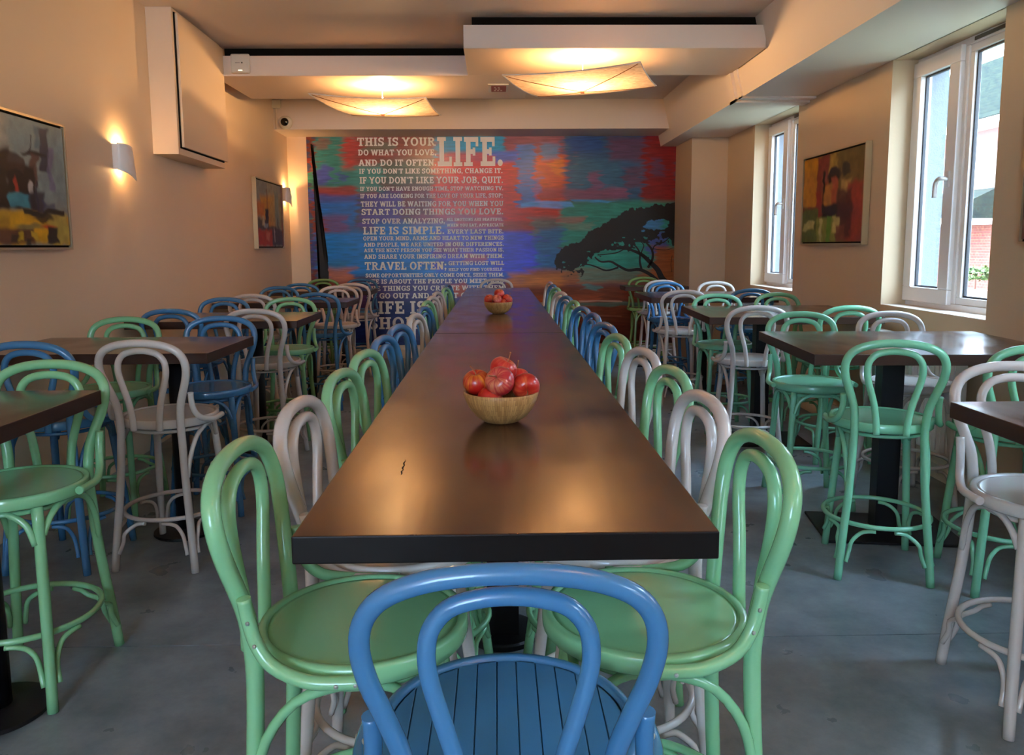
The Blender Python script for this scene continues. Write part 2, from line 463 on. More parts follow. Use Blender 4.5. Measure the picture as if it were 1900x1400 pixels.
# ------------------------------------------------------------------ windows
XF = 2.925   # room face of the frames
def make_window(n, a, b):
    root = empty('window_%d' % n, (0, 0, 0)); root['kind'] = 'structure'
    fo = MB()
    e = 0.045
    fo.box(XF, XF + 0.07, a, b, SILL, SILL + e); fo.box(XF, XF + 0.07, a, b, HEAD - e, HEAD)
    fo.box(XF, XF + 0.07, a, a + e, SILL + e, HEAD - e); fo.box(XF, XF + 0.07, b - e, b, SILL + e, HEAD - e)
    my = b - 0.575
    fo.box(XF, XF + 0.07, my - 0.03, my + 0.03, SILL + e, HEAD - e)
    # glazing bead of the fixed light
    f0, f1, g0, g1 = a + e, my - 0.03, SILL + e, HEAD - e
    k = 0.045
    fo.box(XF + 0.012, XF + 0.06, f0, f1, g0, g0 + k); fo.box(XF + 0.012, XF + 0.06, f0, f1, g1 - k, g1)
    fo.box(XF + 0.012, XF + 0.06, f0, f0 + k, g0 + k, g1 - k); fo.box(XF + 0.012, XF + 0.06, f1 - k, f1, g0 + k, g1 - k)
    bevel(fo.build('frame', M_upvc, root), 0.004)
    sl = MB()
    def seal(y0, y1, z0, z1, x, q=0.012):
        sl.box(x, x + 0.02, y0, y1, z0, z0 + q); sl.box(x, x + 0.02, y0, y1, z1 - q, z1)
        sl.box(x, x + 0.02, y0, y0 + q, z0 + q, z1 - q); sl.box(x, x + 0.02, y1 - q, y1, z0 + q, z1 - q)
    seal(f0 + k, f1 - k, g0 + k, g1 - k, XF + 0.03)
    MB().box(XF + 0.035, XF + 0.041, f0 + k, f1 - k, g0 + k, g1 - k).build('pane', M_glass, root)
    # opening sash
    s0, s1, t0, t1 = my + 0.005, b - 0.008, SILL + 0.035, HEAD - 0.03
    k = 0.10
    sa = MB()
    xs = XF - 0.03
    sa.box(xs, XF + 0.05, s0, s1, t0, t0 + k); sa.box(xs, XF + 0.05, s0, s1, t1 - k, t1)
    sa.box(xs, XF + 0.05, s0, s0 + k * 1.15, t0 + k, t1 - k); sa.box(xs, XF + 0.05, s1 - k, s1, t0 + k, t1 - k)
    so = bevel(sa.build('sash', M_upvc, root), 0.006)
    seal(s0 + k * 1.15, s1 - k, t0 + k, t1 - k, XF + 0.005)
    MB().box(XF + 0.012, XF + 0.018, s0 + k * 1.15, s1 - k, t0 + k, t1 - k).build('pane', M_glass, root)
    sl.build('seal', M_seal, root)
    h = MB()
    hy, hz = s0 + 0.055, 1.86
    h.box(xs - 0.012, xs, hy - 0.017, hy + 0.017, hz - 0.05, hz + 0.05)
    h.tube(catmull([(xs - 0.008, hy, hz), (xs - 0.045, hy, hz + 0.004), (xs - 0.055, hy + 0.02, hz), (xs - 0.056, hy + 0.05, hz - 0.03), (xs - 0.056, hy + 0.056, hz - 0.115)], 4), 0.014, 10)
    h.build('handle', M_handle, so)
    v = MB(); v.box(XF - 0.006, XF, a + 0.12, my - 0.09, HEAD - 0.034, HEAD - 0.012)
    v.build('trickle_vent', mat('vent_dark_%d' % n, (0.10, 0.085, 0.07), 0.5), root)
    MB().box(XR + 0.002, XF + 0.001, a + 0.001, b - 0.001, SILL, SILL + 0.004).build('sill', M_soff, root)
    MB().box(XR + 0.24, XR + 0.47, a + 0.001, b - 0.001, SILL - 0.03, SILL + 0.002).build('outer_sill', M_concrete, root)
    return root
for i, (a, b) in enumerate(WINS):
    make_window(i + 1, a, b)

# ------------------------------------------------------------------ exterior seen through the glass
def brick_material():
    m = bpy.data.materials.new('exterior_brick'); m.use_nodes = True
    nt = m.node_tree; b = nt.nodes['Principled BSDF']
    t = nt.nodes.new('ShaderNodeTexCoord')
    sp = nt.nodes.new('ShaderNodeSeparateXYZ'); cb = nt.nodes.new('ShaderNodeCombineXYZ')
    nt.links.new(t.outputs['Object'], sp.inputs[0]); nt.links.new(sp.outputs['Y'], cb.inputs['X']); nt.links.new(sp.outputs['Z'], cb.inputs['Y'])
    br = nt.nodes.new('ShaderNodeTexBrick'); br.inputs['Scale'].default_value = 4.4
    br.inputs['Color1'].default_value = (*lin((140, 72, 56)), 1); br.inputs['Color2'].default_value = (*lin((122, 60, 48)), 1)
    br.inputs['Mortar'].default_value = (*lin((150, 110, 96)), 1); br.inputs['Mortar Size'].default_value = 0.015
    nt.links.new(cb.outputs[0], br.inputs['Vector']); nt.links.new(br.outputs['Color'], b.inputs['Base Color'])
    b.inputs['Roughness'].default_value = 0.9
    return m
M_brick = brick_material()
M_render = mat('exterior_white_render', lin((190, 160, 154)), 0.8)
M_pink = mat('exterior_pink_band', lin((150, 84, 74)), 0.85)
M_slate = mat('roof_slate', lin((38, 43, 42)), 0.85, 0.1, noise=((6, 6, 6), 0.25, lin((56, 60, 48))))
M_grd = mat('yard_ground', lin((140, 134, 120)), 0.95, noise=((3, 3, 3), 0.15, lin((98, 108, 82))))
M_moss = mat('mossy_wall_top', lin((120, 126, 96)), 0.95, noise=((9, 9, 9), 0.12, lin((196, 192, 176))))
M_terra = mat('planter_terracotta', lin((150, 108, 92)), 0.8)
M_leaf = mat('shrub_leaf', lin((92, 104, 44)), 0.6, noise=((20, 20, 20), 0.2, lin((58, 78, 34))))
M_winext = mat('house_window_glass', (0.10, 0.10, 0.16), 0.1)

yard = MB().box(3.2, 40, -12, 60, 0.2, 0.34).build('ground', M_grd); tag(yard, kind='structure')
bld = empty('brick_house', (10.2, 15, 0.34))
tag(bld, 'brick and pale render house with slate roof outside the windows', 'house')
MB().box(0, 4.0, -24, 24, 0, 1.62).build('brick_wall', M_brick, bld)
MB().box(0.02, 4.0, -24, 24, 1.62, 3.05).build('rendered_wall', M_render, bld)
MB().box(0.0, 4.0, -24, 24, 3.05, 3.45).build('upper_band', M_pink, bld)
MB().box(-0.06, 0.0, -24, 24, 1.60, 1.68).build('string_course', M_render, bld)
MB().box(-0.42, 0.05, -24, 24, 3.45, 3.62).build('fascia', M_upvc, bld)
roof = MB()
for k in range(22):
    xa = -0.5 + k * 0.20
    za = 3.60 + k * 0.12
    roof.box(xa, xa + 0.26, -24.2, 24.2, za, za + 0.035 + 0.12 * 0.3)
ro = roof.build('roof_courses', M_slate, bld); ro['kind'] = 'stuff'
for k in range(8):
    wd = MB().box(-0.03, 0.03, -9.2 + k * 3.0, -8.2 + k * 3.0, 2.0, 3.05).build('window', M_winext, bld)
# low porch roof against the house
pr = MB()
pr.prism([(-1.3, 1.62), (0.0, 1.62), (0.0, 2.25)], 'y', 1.2, 5.0)
pr.build('porch_roof', M_slate, bld)
MB().box(-1.3, 0, 1.2, 5.0, 1.50, 1.62).build('porch_fascia', M_upvc, bld)

def planter(x, y, lab):
    p = empty('planter', (x, y, 0.34)); tag(p, lab, 'planter')
    MB().box(-0.2, 0.2, -0.55, 0.55, 0.0, 0.26).build('trough', M_terra, p)
    rng = random.Random(int(x * 10 + y))
    s = MB()
    for k in range(420):
        a = rng.uniform(0, 2 * PI); e = rng.uniform(-0.3, 1.0); r = 0.27 * rng.uniform(0.6, 1.0)
        c = Vector((r * math.cos(a) * math.cos(e), 1.35 * r * math.sin(a) * math.cos(e), 0.50 + 0.9 * r * math.sin(e)))
        u = Vector((rng.uniform(-1, 1), rng.uniform(-1, 1), rng.uniform(-1, 1))).normalized() * 0.05
        w_ = u.orthogonal().normalized() * 0.028
        s.add([c - u, c + w_, c + u, c - w_], [(0, 1, 2, 3)])
    so = s.build('foliage', M_leaf, p); so['kind'] = 'stuff'
    MB().tube([(0, 0, 0.24), (0, 0, 0.5)], 0.02, 6).build('stem', M_terra, p)
    return p
planter(9.0, 14.8, 'terracotta trough with yellow-green shrub beyond the nearer window')
planter(9.0, 24.0, 'terracotta trough with shrub farther along the yard outside')
tag(MB().box(7.6, 8.0, 3, 40, 0.34, 0.52).build('garden_wall', M_moss), 'low mossy garden wall in the yard outside the windows', 'wall')

# ------------------------------------------------------------------ duct box on the plain wall
def on_left_wall(name, y, z=0.0):
    o = empty(name, (XW(y), y, z), WALL_ROT)
    return o   # local +x points into the room, local y runs along the wall
d = on_left_wall('duct_housing', 6.06)
tag(d, 'cream boxed duct housing with panel door hung high on the plain wall', 'duct housing')
bevel(MB().box(-0.01, 0.185, 0, 1.11, 2.143, ZC - 0.001).build('housing', M_duct, d), 0.003)
MB().box(0.185, 0.192, 0.035, 1.075, 2.19, 3.165).build('gap', M_gap, d)
bevel(MB().box(0.192, 0.212, 0.05, 1.12, 2.20, 3.16).build('door', M_duct, d), 0.003)

# ------------------------------------------------------------------ stools
def lathe_mesh(name, prof, seg, m): return MB().lathe(prof, seg).mesh(name, m)

HALF = [(.185, -.228, 0.0), (.174, -.218, .14), (.160, -.205, .29), (.148, -.195, .44), (.141, -.189, .58), (.138, -.189, .665),
        (.145, -.196, .755), (.165, -.207, .822), (.185, -.218, .880), (.194, -.228, .932), (.187, -.237, .975), (.162, -.244, 1.008),
        (.116, -.250, 1.030), (.060, -.253, 1.041), (0, -.254, 1.044)]
INNER = [(.058, -.226, .650), (.061, -.225, .70), (.071, -.227, .77), (.087, -.230, .83), (.102, -.232, .885), (.107, -.234, .925), (.101, -.236, .962),
         (.078, -.238, .991), (.042, -.239, 1.004), (0, -.239, 1.008)]
def mirror_path(h): return h + [(-x, y, z) for x, y, z in reversed(h[:-1])]

def leg_xy(front, z):
    if front:
        t = z / 0.655
        return (.180 + (.138 - .180) * t, .206 + (.132 - .206) * t)
    pts = HALF
    for i in range(len(pts) - 1):
        if pts[i][2] <= z <= pts[i + 1][2]:
            t = (z - pts[i][2]) / (pts[i + 1][2] - pts[i][2])
            return (pts[i][0] + t * (pts[i + 1][0] - pts[i][0]), pts[i][1] + t * (pts[i + 1][1] - pts[i][1]))

STOOL_MESH = {}
def stool_meshes(seg=12):
    S = {}
    hp = catmull(mirror_path(HALF), 3)
    S['back_hoop'] = MB().tube(hp, 0.0172, seg)
    S['inner_hoop'] = MB().tube(catmull(mirror_path(INNER), 3), 0.0142, seg)
    S['seat_rim'] = MB().lathe([(.190, .650), (.210, .650), (.2145, .6545), (.2155, .668), (.2145, .684), (.211, .6895), (.199, .6905), (.1965, .688), (.1950, .6835), (.190, .6835)], 48)
    S['seat_panel'] = MB().lathe([(0, .655), (.193, .655), (.194, .6845), (.185, .6850), (.10, .6825), (0, .6815)], 48)
    for nm, s in (('leg', 1), ('leg_b', -1)):
        S[nm] = MB().tube(catmull([(s * .180, .206, 0), (s * .168, .182, .2), (s * .153, .156, .44), (s * .138, .132, .655)], 3), [.0165] * 4 + [.0172] * 6, seg)
    ring = [(0.223 * math.cos(2 * PI * k / 40), 0.223 * math.sin(2 * PI * k / 40), .240) for k in range(40)]
    S['foot_ring'] = MB().tube(ring, 0.0105, 8, closed=True)
    ring = [(0.172 * math.cos(2 * PI * k / 32), 0.172 * math.sin(2 * PI * k / 32), .630) for k in range(32)]
    S['upper_ring'] = MB().tube(ring, 0.0085, 8, closed=True)
    k = 0
    for fr in (True, False):
        for sx_ in (1, -1):
            lx, ly = leg_xy(fr, .2); lx *= sx_
            th = math.atan2(ly, lx)
            for dd in (1, -1):
                x2, y2 = leg_xy(fr, .09); x2 *= sx_
                rl = math.hypot(lx, ly)
                P = []
                for da, z, r in ((.50, .222, .223), (.36, .219, .223), (.22, .205, .225), (.13, .175, rl - .012), (.10, .135, rl - .008)):
                    P.append((r * math.cos(th + dd * da), r * math.sin(th + dd * da), z))
                r2 = math.hypot(x2, y2)
                P.append((r2 * math.cos(th + dd * .085), r2 * math.sin(th + dd * .085), .085))
                S['bracket_%d' % k] = MB().tube(catmull(P, 3), 0.0088, 8); k += 1
    for i, s in enumerate((1, -1)):
        P = [(s * .158, -.190, .43), (s * .163, -.165, .52), (s * .170, -.105, .600), (s * .174, -.02, .634), (s * .170, .06, .634), (s * .160, .108, .600), (s * .153, .135, .555)]
        S['seat_brace_%d' % i] = MB().tube(catmull(P, 3), 0.0105, 8)
    P = [(-.140, .160, .530), (-.115, .158, .595), (-.06, .160, .632), (0, .160, .638), (.06, .160, .632), (.115, .158, .595), (.140, .160, .530)]
    S['seat_brace_2'] = MB().tube(catmull(P, 3), 0.0105, 8)
    for i, s in enumerate((1, -1)):
        P = [(s * .189, -.186, .815), (s * .188, -.180, .775), (s * .193, -.165, .728), (s * .207, -.132, .692), (s * .2265, -.07, .674), (s * .2295, -.015, .671), (s * .226, .045, .671)]
        S['arm_brace_%d' % i] = MB().tube(catmull(P, 4), 0.0132, seg)
    return S
PARTS = stool_meshes()
NAMEOF = lambda k: 'bracket' if k.startswith('bracket') else 'seat_brace' if k.startswith('seat_brace') else 'arm_brace' if k.startswith('arm_brace') else 'leg' if k.startswith('leg') else k
for ck in STOOL_M:
    STOOL_MESH[ck] = {k: b.mesh(NAMEOF(k) + '_' + ck, STOOL_M[ck]) for k, b in PARTS.items()}

SLIM = {'back_hoop': MB().tube(catmull(mirror_path(HALF), 4), 0.0142, 16).mesh('back_hoop', STOOL_M['blue']),
        'inner_hoop': MB().tube(catmull(mirror_path(INNER), 4), 0.0125, 16).mesh('inner_hoop', STOOL_M['blue'])}
def screw_mesh():
    return MB().lathe([(0, .0022), (.0032, .0020), (.0042, .0008), (.0042, -.002), (0, -.002)], 12).mesh('screw', M_screw)
SCREW = screw_mesh()

def stool(ck, x, y, face, label, group, slats=False, screws=False):
    """x, y = seat centre; face = heading of the seat front in degrees, 0 = +y (towards the mural)"""
    r = empty('bar_stool', (x, y, 0), math.radians(-face))
    tag(r, label, 'stool', group)
    for k, me in STOOL_MESH[ck].items():
        if slats and k == 'seat_panel': continue
        if slats and k in SLIM: me = SLIM[k]
        o = link(NAMEOF(k), me, None, r)
        if screws and k.startswith('arm_brace'):
            s = 1 if k.endswith('0') else -1
            for px, py, pz, rz in ((.2392, .022, .671, 0), (.2424, -.012, .671, 0), (.2050, -.1660, .730, -.6), (.2008, -.178, .772, -.6)):
                q = link('screw', SCREW, None, o, (s * px, py, pz))
                q.rotation_euler = (0, s * PI / 2, s * rz)
    if slats:
        n = 11; R = .1938; wdt = 2 * R / n
        mm = STOOL_M[ck]
        MB().lathe([(0, .655), (.193, .655), (.193, .674), (0, .674)], 40).build('seat_base', mm, r)
        for i in range(n):
            a = -R + i * wdt + .0009; b = a + wdt - .0018
            pts = []
            for t in range(9):
                xx = a + (b - a) * t / 8; pts.append((xx, math.sqrt(max(R * R - xx * xx, 0.0003))))
            poly = pts + [(p[0], -p[1]) for p in reversed(pts)]
            bevel(MB().prism(poly, 'z', .672, .6835 - 0.0005 * (i % 2)).build('slat', mm, r), 0.0008, 1)
    return r

TOPOFF = 0.254
def by_top(ck, tx, ty, face, label, group, **kw):
    a = math.radians(face)
    return stool(ck, tx + TOPOFF * math.sin(a), ty + TOPOFF * math.cos(a), face, label, group, **kw)

ORD = ['first', 'second', 'third', 'fourth', 'fifth', 'sixth', 'seventh', 'eighth', 'ninth', 'tenth', 'eleventh', 'twelfth', 'thirteenth', 'fourteenth', 'fifteenth']
CN = {'green': 'mint green', 'blue': 'blue', 'cream': 'cream white', 'lime': 'light green', 'mint': 'sea green'}

LEFT = [('green', -.535, 1.580, 90), ('cream', -.525, 2.045, 93), ('green', -.511, 2.535, 95), ('green', -.512, 3.02, 98), ('blue', -.515, 3.53, 98), ('blue', -.510, 4.05, 101),
        ('cream', -.490, 4.70, 98), ('blue', -.490, 5.25, 98), ('green', -.520, 5.85, 97), ('cream', -.525, 6.40, 99), ('cream', -.530, 7.02, 98), ('green', -.500, 7.72, 98), ('blue', -.525, 8.45, 96)]
RIGHT = [('green', .560, 1.605, -91), ('cream', .557, 2.075, -94), ('green', .575, 2.545, -96), ('cream', .570, 3.015, -98), ('green', .545, 3.51, -98), ('blue', .564, 4.06, -101),
         ('blue', .575, 4.66, -96), ('blue', .567, 5.17, -101), ('green', .567, 5.75, -97), ('blue', .560, 6.30, -101), ('cream', .565, 6.88, -103), ('green', .575, 7.60, -100), ('blue', .590, 8.25, -97), ('cream', .600, 8.85, -96)]
for i, (c, x, y, f) in enumerate(LEFT):
    by_top(c, x, y, f, '%s stool, %s from the blue-stool end, plain-wall side of the long table' % (CN[c], ORD[i]), 'stools along the long table', screws=(i < 3))
for i, (c, x, y, f) in enumerate(RIGHT):
    by_top(c, x, y, f, '%s stool, %s from the blue-stool end, window side of the long table' % (CN[c], ORD[i]), 'stools along the long table', screws=(i < 3))
by_top('blue', .012, .950, 0, 'blue bentwood stool with grooved slat seat at the near end of the long table', 'stools along the long table', slats=True, screws=True)
by_top('cream', -.005, 9.80, 180, 'cream white stool at the mural end of the long table', 'stools along the long table')

G1, G2 = 'stools at the plain-wall tables', 'stools at the window-wall tables'
SIDE = [
 ('green', -1.590, 2.83, 180, 'mint green stool behind the nearest plain-wall table', G1),
 ('green', -2.085, 2.80, 180, 'mint green stool against the plain wall at the nearest wall table', G1),
 ('blue', -2.030, 3.42, 2, 'blue stool beside the plain wall, camera side of the second wall table', G1),
 ('cream', -1.555, 3.44, 4, 'cream stool with its back to us at the second plain-wall table', G1),
 ('green', -2.155, 4.63, 178, 'mint green stool by the plain wall, mural side of the second wall table', G1),
 ('blue', -1.612, 4.65, 176, 'blue stool with its seat towards us, mural side of the second wall table', G1),
 ('blue', -2.142, 5.22, 0, 'blue stool beside the plain wall, camera side of the third wall table', G1),
 ('cream', -1.580, 5.17, 3, 'cream stool with its back to us at the third plain-wall table', G1),
 ('blue', -2.180, 6.40, 180, 'blue stool by the plain wall, mural side of the third wall table', G1),
 ('green', -1.644, 6.35, 176, 'light green stool facing us across the third plain-wall table', G1),
 ('cream', -2.110, 6.86, 0, 'cream stool beside the plain wall, camera side of the fourth wall table', G1),
 ('blue', -1.585, 7.00, 4, 'blue stool with its back to us at the fourth plain-wall table', G1),
 ('blue', -2.230, 8.20, 180, 'blue stool by the plain wall, mural side of the fourth wall table', G1),
 ('cream', -1.640, 8.25, 176, 'cream stool facing us across the fourth plain-wall table', G1),
 ('blue', -2.172, 8.85, 0, 'blue stool beside the plain wall, camera side of the farthest wall table', G1),
 ('cream', -1.610, 8.85, 4, 'cream stool with its back to us at the farthest plain-wall table', G1),
 ('lime', -2.180, 10.05, 180, 'light green stool right in front of the mural in the plain-wall corner', G1),
 ('blue', -1.700, 10.05, 180, 'blue stool in front of the mural lettering at the farthest plain-wall table', G1),
 ('cream', 1.725, 2.59, 186, 'white stool facing us behind the nearest window-side table', G2),
 ('mint', 1.650, 3.215, 15, 'sea green stool with its full back to us at the second window-side table', G2),
 ('mint', 2.140, 3.03, 10, 'sea green stool with its back to us nearest the window wall, second window-side table', G2),
 ('mint', 1.793, 4.64, 184, 'sea green stool facing us across the second window-side table', G2),
 ('cream', 2.310, 4.62, 178, 'white stool by the radiator, mural side of the second window-side table', G2),
 ('cream', 1.700, 5.12, 4, 'white stool with its back to us at the third window-side table', G2),
 ('mint', 2.290, 5.07, 0, 'sea green stool near the window sill, camera side of the third window-side table', G2),
 ('mint', 1.793, 6.44, 180, 'sea green stool facing us across the third window-side table', G2),
 ('green', 2.310, 6.52, 170, 'green stool under the framed picture, mural side of the third window-side table', G2),
 ('cream', 1.665, 7.02, 3, 'white stool with its back to us at the fourth window-side table', G2),
 ('blue', 2.300, 7.12, 0, 'dark blue stool by the window wall, camera side of the fourth window-side table', G2),
 ('blue', 1.836, 8.62, 180, 'bright blue stool facing us across the fourth window-side table', G2),
 ('cream', 2.395, 8.66, 180, 'white stool below the farther window, mural side of the fourth window-side table', G2),
 ('cream', 1.900, 9.10, 0, 'white stool behind the bright blue stool at the farthest window-side table', G2),
 ('lime', 1.864, 10.05, 182, 'light green stool right in front of the mural tree', G2),
]
for c, x, y, f, lab, g in SIDE:
    by_top(c, x, y, f, lab, g)

# ------------------------------------------------------------------ tables
ZT, TT = 0.965, 0.050
M_edge2 = mat('table_edge_brown', lin((46, 26, 19)), 0.4, 0.35, noise=((2, 2, 30), 0.3, lin((66, 40, 28))))
def table_top(parent, x0, x1, y0, y1):
    o = MB().box(x0, x1, y0, y1, ZT - TT, ZT).build('tabletop', M_table, parent)
    me = o.data
    me.materials.append(M_edge2 if parent.name.startswith('side') else M_edge)
    for p in me.polygons:
        if p.normal.z < 0.5: p.material_index = 1
    return bevel(o, 0.003)

def pedestal(t, x, y, kind='round', rot=0.0):
    if kind == 'round':
        MB().box(x - .058, x + .058, y - .058, y + .058, 0.028, ZT - TT - .012).build('column', M_black, t)
        MB().lathe([(0, 0), (.130, 0), (.134, .004), (.134, .020), (.128, .028), (0, .030)], 40, x, y, smooth=False).build('base', M_black, t)
    elif kind == 'disc':
        MB().lathe([(0, .02), (.042, .02), (.042, ZT - TT - .012), (0, ZT - TT - .012)], 24, x, y).build('column', M_black, t)
        MB().lathe([(0, 0), (.150, 0), (.154, .004), (.152, .014), (.06, .026), (0, .028)], 40, x, y, smooth=False).build('base', M_black, t)
    else:
        c = MB().box(-.052, .052, -.052, .052, 0.014, ZT - TT - .012).build('column', M_black, t, (x, y, 0), rot)
        bevel(MB().box(-.33, .33, -.22, .22, 0, .014).build('base', M_black, t, (x, y, 0), rot), .004)
    MB().box(x - .17, x + .17, y - .17, y + .17, ZT - TT - .012, ZT - TT).build('mounting_plate', M_black, t)

def split_mark(t, pts):
    """a drying split in the wood, a few millimetres wide"""
    v = []; f = []
    for i, (x, y, w_) in enumerate(pts):
        v += [(x - w_, y, ZT + .0004), (x + w_, y, ZT + .0004)]
        if i: f.append((2 * i - 2, 2 * i - 1, 2 * i + 1, 2 * i))
    o = MB().add(v, f).build('split', M_gap, t)
    return o

LT = [(1.300, 4.455, [(.013, 2.83), (.013, 4.20)], 'long dark wood table nearest to us, carrying the large apple bowl', 'long_table'),
      (4.470, 7.750, [(.013, 5.0), (.013, 7.2)], 'long dark wood table in the middle of the row, carrying the second apple bowl', 'long_table'),
      (7.765, 9.400, [(.013, 8.6)], 'dark wood table at the mural end of the row, bare top', 'long_table')]
for i, (y0, y1, ped, lab, nm) in enumerate(LT):
    t = empty(nm, (0, 0, 0)); tag(t, lab, 'table', 'long tables down the middle')
    table_top(t, -.352, .378, y0, y1)
    for (x, y) in ped: pedestal(t, x, y, 'round')
    if i == 0:
        split_mark(t, [(-.2090, 1.66, .0003), (-.2080, 1.672, .0012), (-.2110, 1.685, .0016), (-.2085, 1.700, .0009), (-.2120, 1.715, .0018), (-.2100, 1.735, .0014), (-.2135, 1.752, .0016), (-.2120, 1.772, .0008), (-.2140, 1.785, .0003)])

def side_table(x0, x1, y0, y1, lab, g, kind, rot=0.0, ped=None, prot=0.0):
    cx, cy = (x0 + x1) / 2, (y0 + y1) / 2
    t = empty('side_table', (cx, cy, 0), rot); tag(t, lab, 'table', g)
    table_top(t, x0 - cx, x1 - cx, y0 - cy, y1 - cy)
    px, py = ped if ped else (0, 0)
    pedestal(t, px, py, kind, prot)
GA, GB = 'tables along the plain wall', 'tables along the window wall'
side_table(-2.40, -1.375, 2.02, 2.74, 'dark wood table nearest to us along the plain wall, cut by the frame', GA, 'disc', ped=(.30, 0))
side_table(-2.46, -1.350, 3.69, 4.40, 'dark wood table along the plain wall, second from us', GA, 'disc', ped=(.29, -.06))
side_table(-2.48, -1.335, 5.30, 6.06, 'dark wood table along the plain wall, third from us', GA, 'disc', ped=(.19, .0))
side_table(-2.53, -1.335, 7.08, 7.74, 'dark wood table along the plain wall, fourth from us', GA, 'disc', ped=(.19, 0))
side_table(-2.57, -1.415, 8.93, 9.50, 'dark wood table along the plain wall, closest to the mural', GA, 'disc', ped=(.19, 0))
side_table(1.40, 2.60, 1.33, 2.39, 'dark wood table nearest to us along the window wall, cut by the frame', GB, 'plate', ped=(.05, 0))
side_table(1.445, 2.620, 3.43, 4.40, 'wide dark wood table under the nearer window, its plate base showing', GB, 'plate', rot=math.radians(-4), ped=(-.07, -.04), prot=math.radians(-4))
side_table(1.465, 2.640, 5.30, 6.36, 'dark wood table under the framed picture on the window side', GB, 'plate', rot=math.radians(-3), ped=(-.10, -.05))
side_table(1.445, 2.640, 7.36, 8.38, 'dark wood table under the farther window', GB, 'plate', rot=math.radians(-1))
side_table(1.530, 2.290, 9.42, 9.86, 'dark wood table in the mural corner beside the pier', GB, 'plate')

# ------------------------------------------------------------------ bowls of apples
def bowl_material():
    m = bpy.data.materials.new('bamboo_staves'); m.use_nodes = True
    nt = m.node_tree; b = nt.nodes['Principled BSDF']
    t = nt.nodes.new('ShaderNodeTexCoord')
    sp = nt.nodes.new('ShaderNodeSeparateXYZ'); at = nt.nodes.new('ShaderNodeMath'); at.operation = 'ARCTAN2'
    nt.links.new(t.outputs['Object'], sp.inputs[0]); nt.links.new(sp.outputs['Y'], at.inputs[0]); nt.links.new(sp.outputs['X'], at.inputs[1])
    cb = nt.nodes.new('ShaderNodeCombineXYZ'); nt.links.new(at.outputs[0], cb.inputs['Y']); 
    mz = nt.nodes.new('ShaderNodeMath'); mz.operation = 'MULTIPLY'; mz.inputs[1].default_value = 10
    nt.links.new(sp.outputs['Z'], mz.inputs[0]); nt.links.new(mz.outputs[0], cb.inputs['X'])
    br = nt.nodes.new('ShaderNodeTexBrick'); br.inputs['Scale'].default_value = 3.2; br.inputs['Brick Width'].default_value = 1.0; br.inputs['Row Height'].default_value = 0.20
    br.inputs['Mortar Size'].default_value = 0.010
    br.inputs['Color1'].default_value = (*lin((188, 142, 84)), 1); br.inputs['Color2'].default_value = (*lin((158, 112, 60)), 1); br.inputs['Mortar'].default_value = (*lin((116, 78, 42)), 1)
    n = nt.nodes.new('ShaderNodeTexNoise'); n.inputs['Scale'].default_value = 3; n.inputs['Detail'].default_value = 6
    mp = nt.nodes.new('ShaderNodeMapping'); mp.inputs['Scale'].default_value = (1, 30, 1)
    nt.links.new(cb.outputs[0], br.inputs['Vector']); nt.links.new(cb.outputs[0], mp.inputs['Vector']); nt.links.new(mp.outputs[0], n.inputs['Vector'])
    mx = nt.nodes.new('ShaderNodeMix'); mx.data_type = 'RGBA'; mx.blend_type = 'OVERLAY'; mx.inputs['Factor'].default_value = 0.5
    nt.links.new(br.outputs['Color'], mx.inputs['A']); nt.links.new(n.outputs['Fac'], mx.inputs['B'])
    nt.links.new(mx.outputs['Result'], b.inputs['Base Color'])
    b.inputs['Roughness'].default_value = 0.42
    return m
M_bowl = bowl_material()

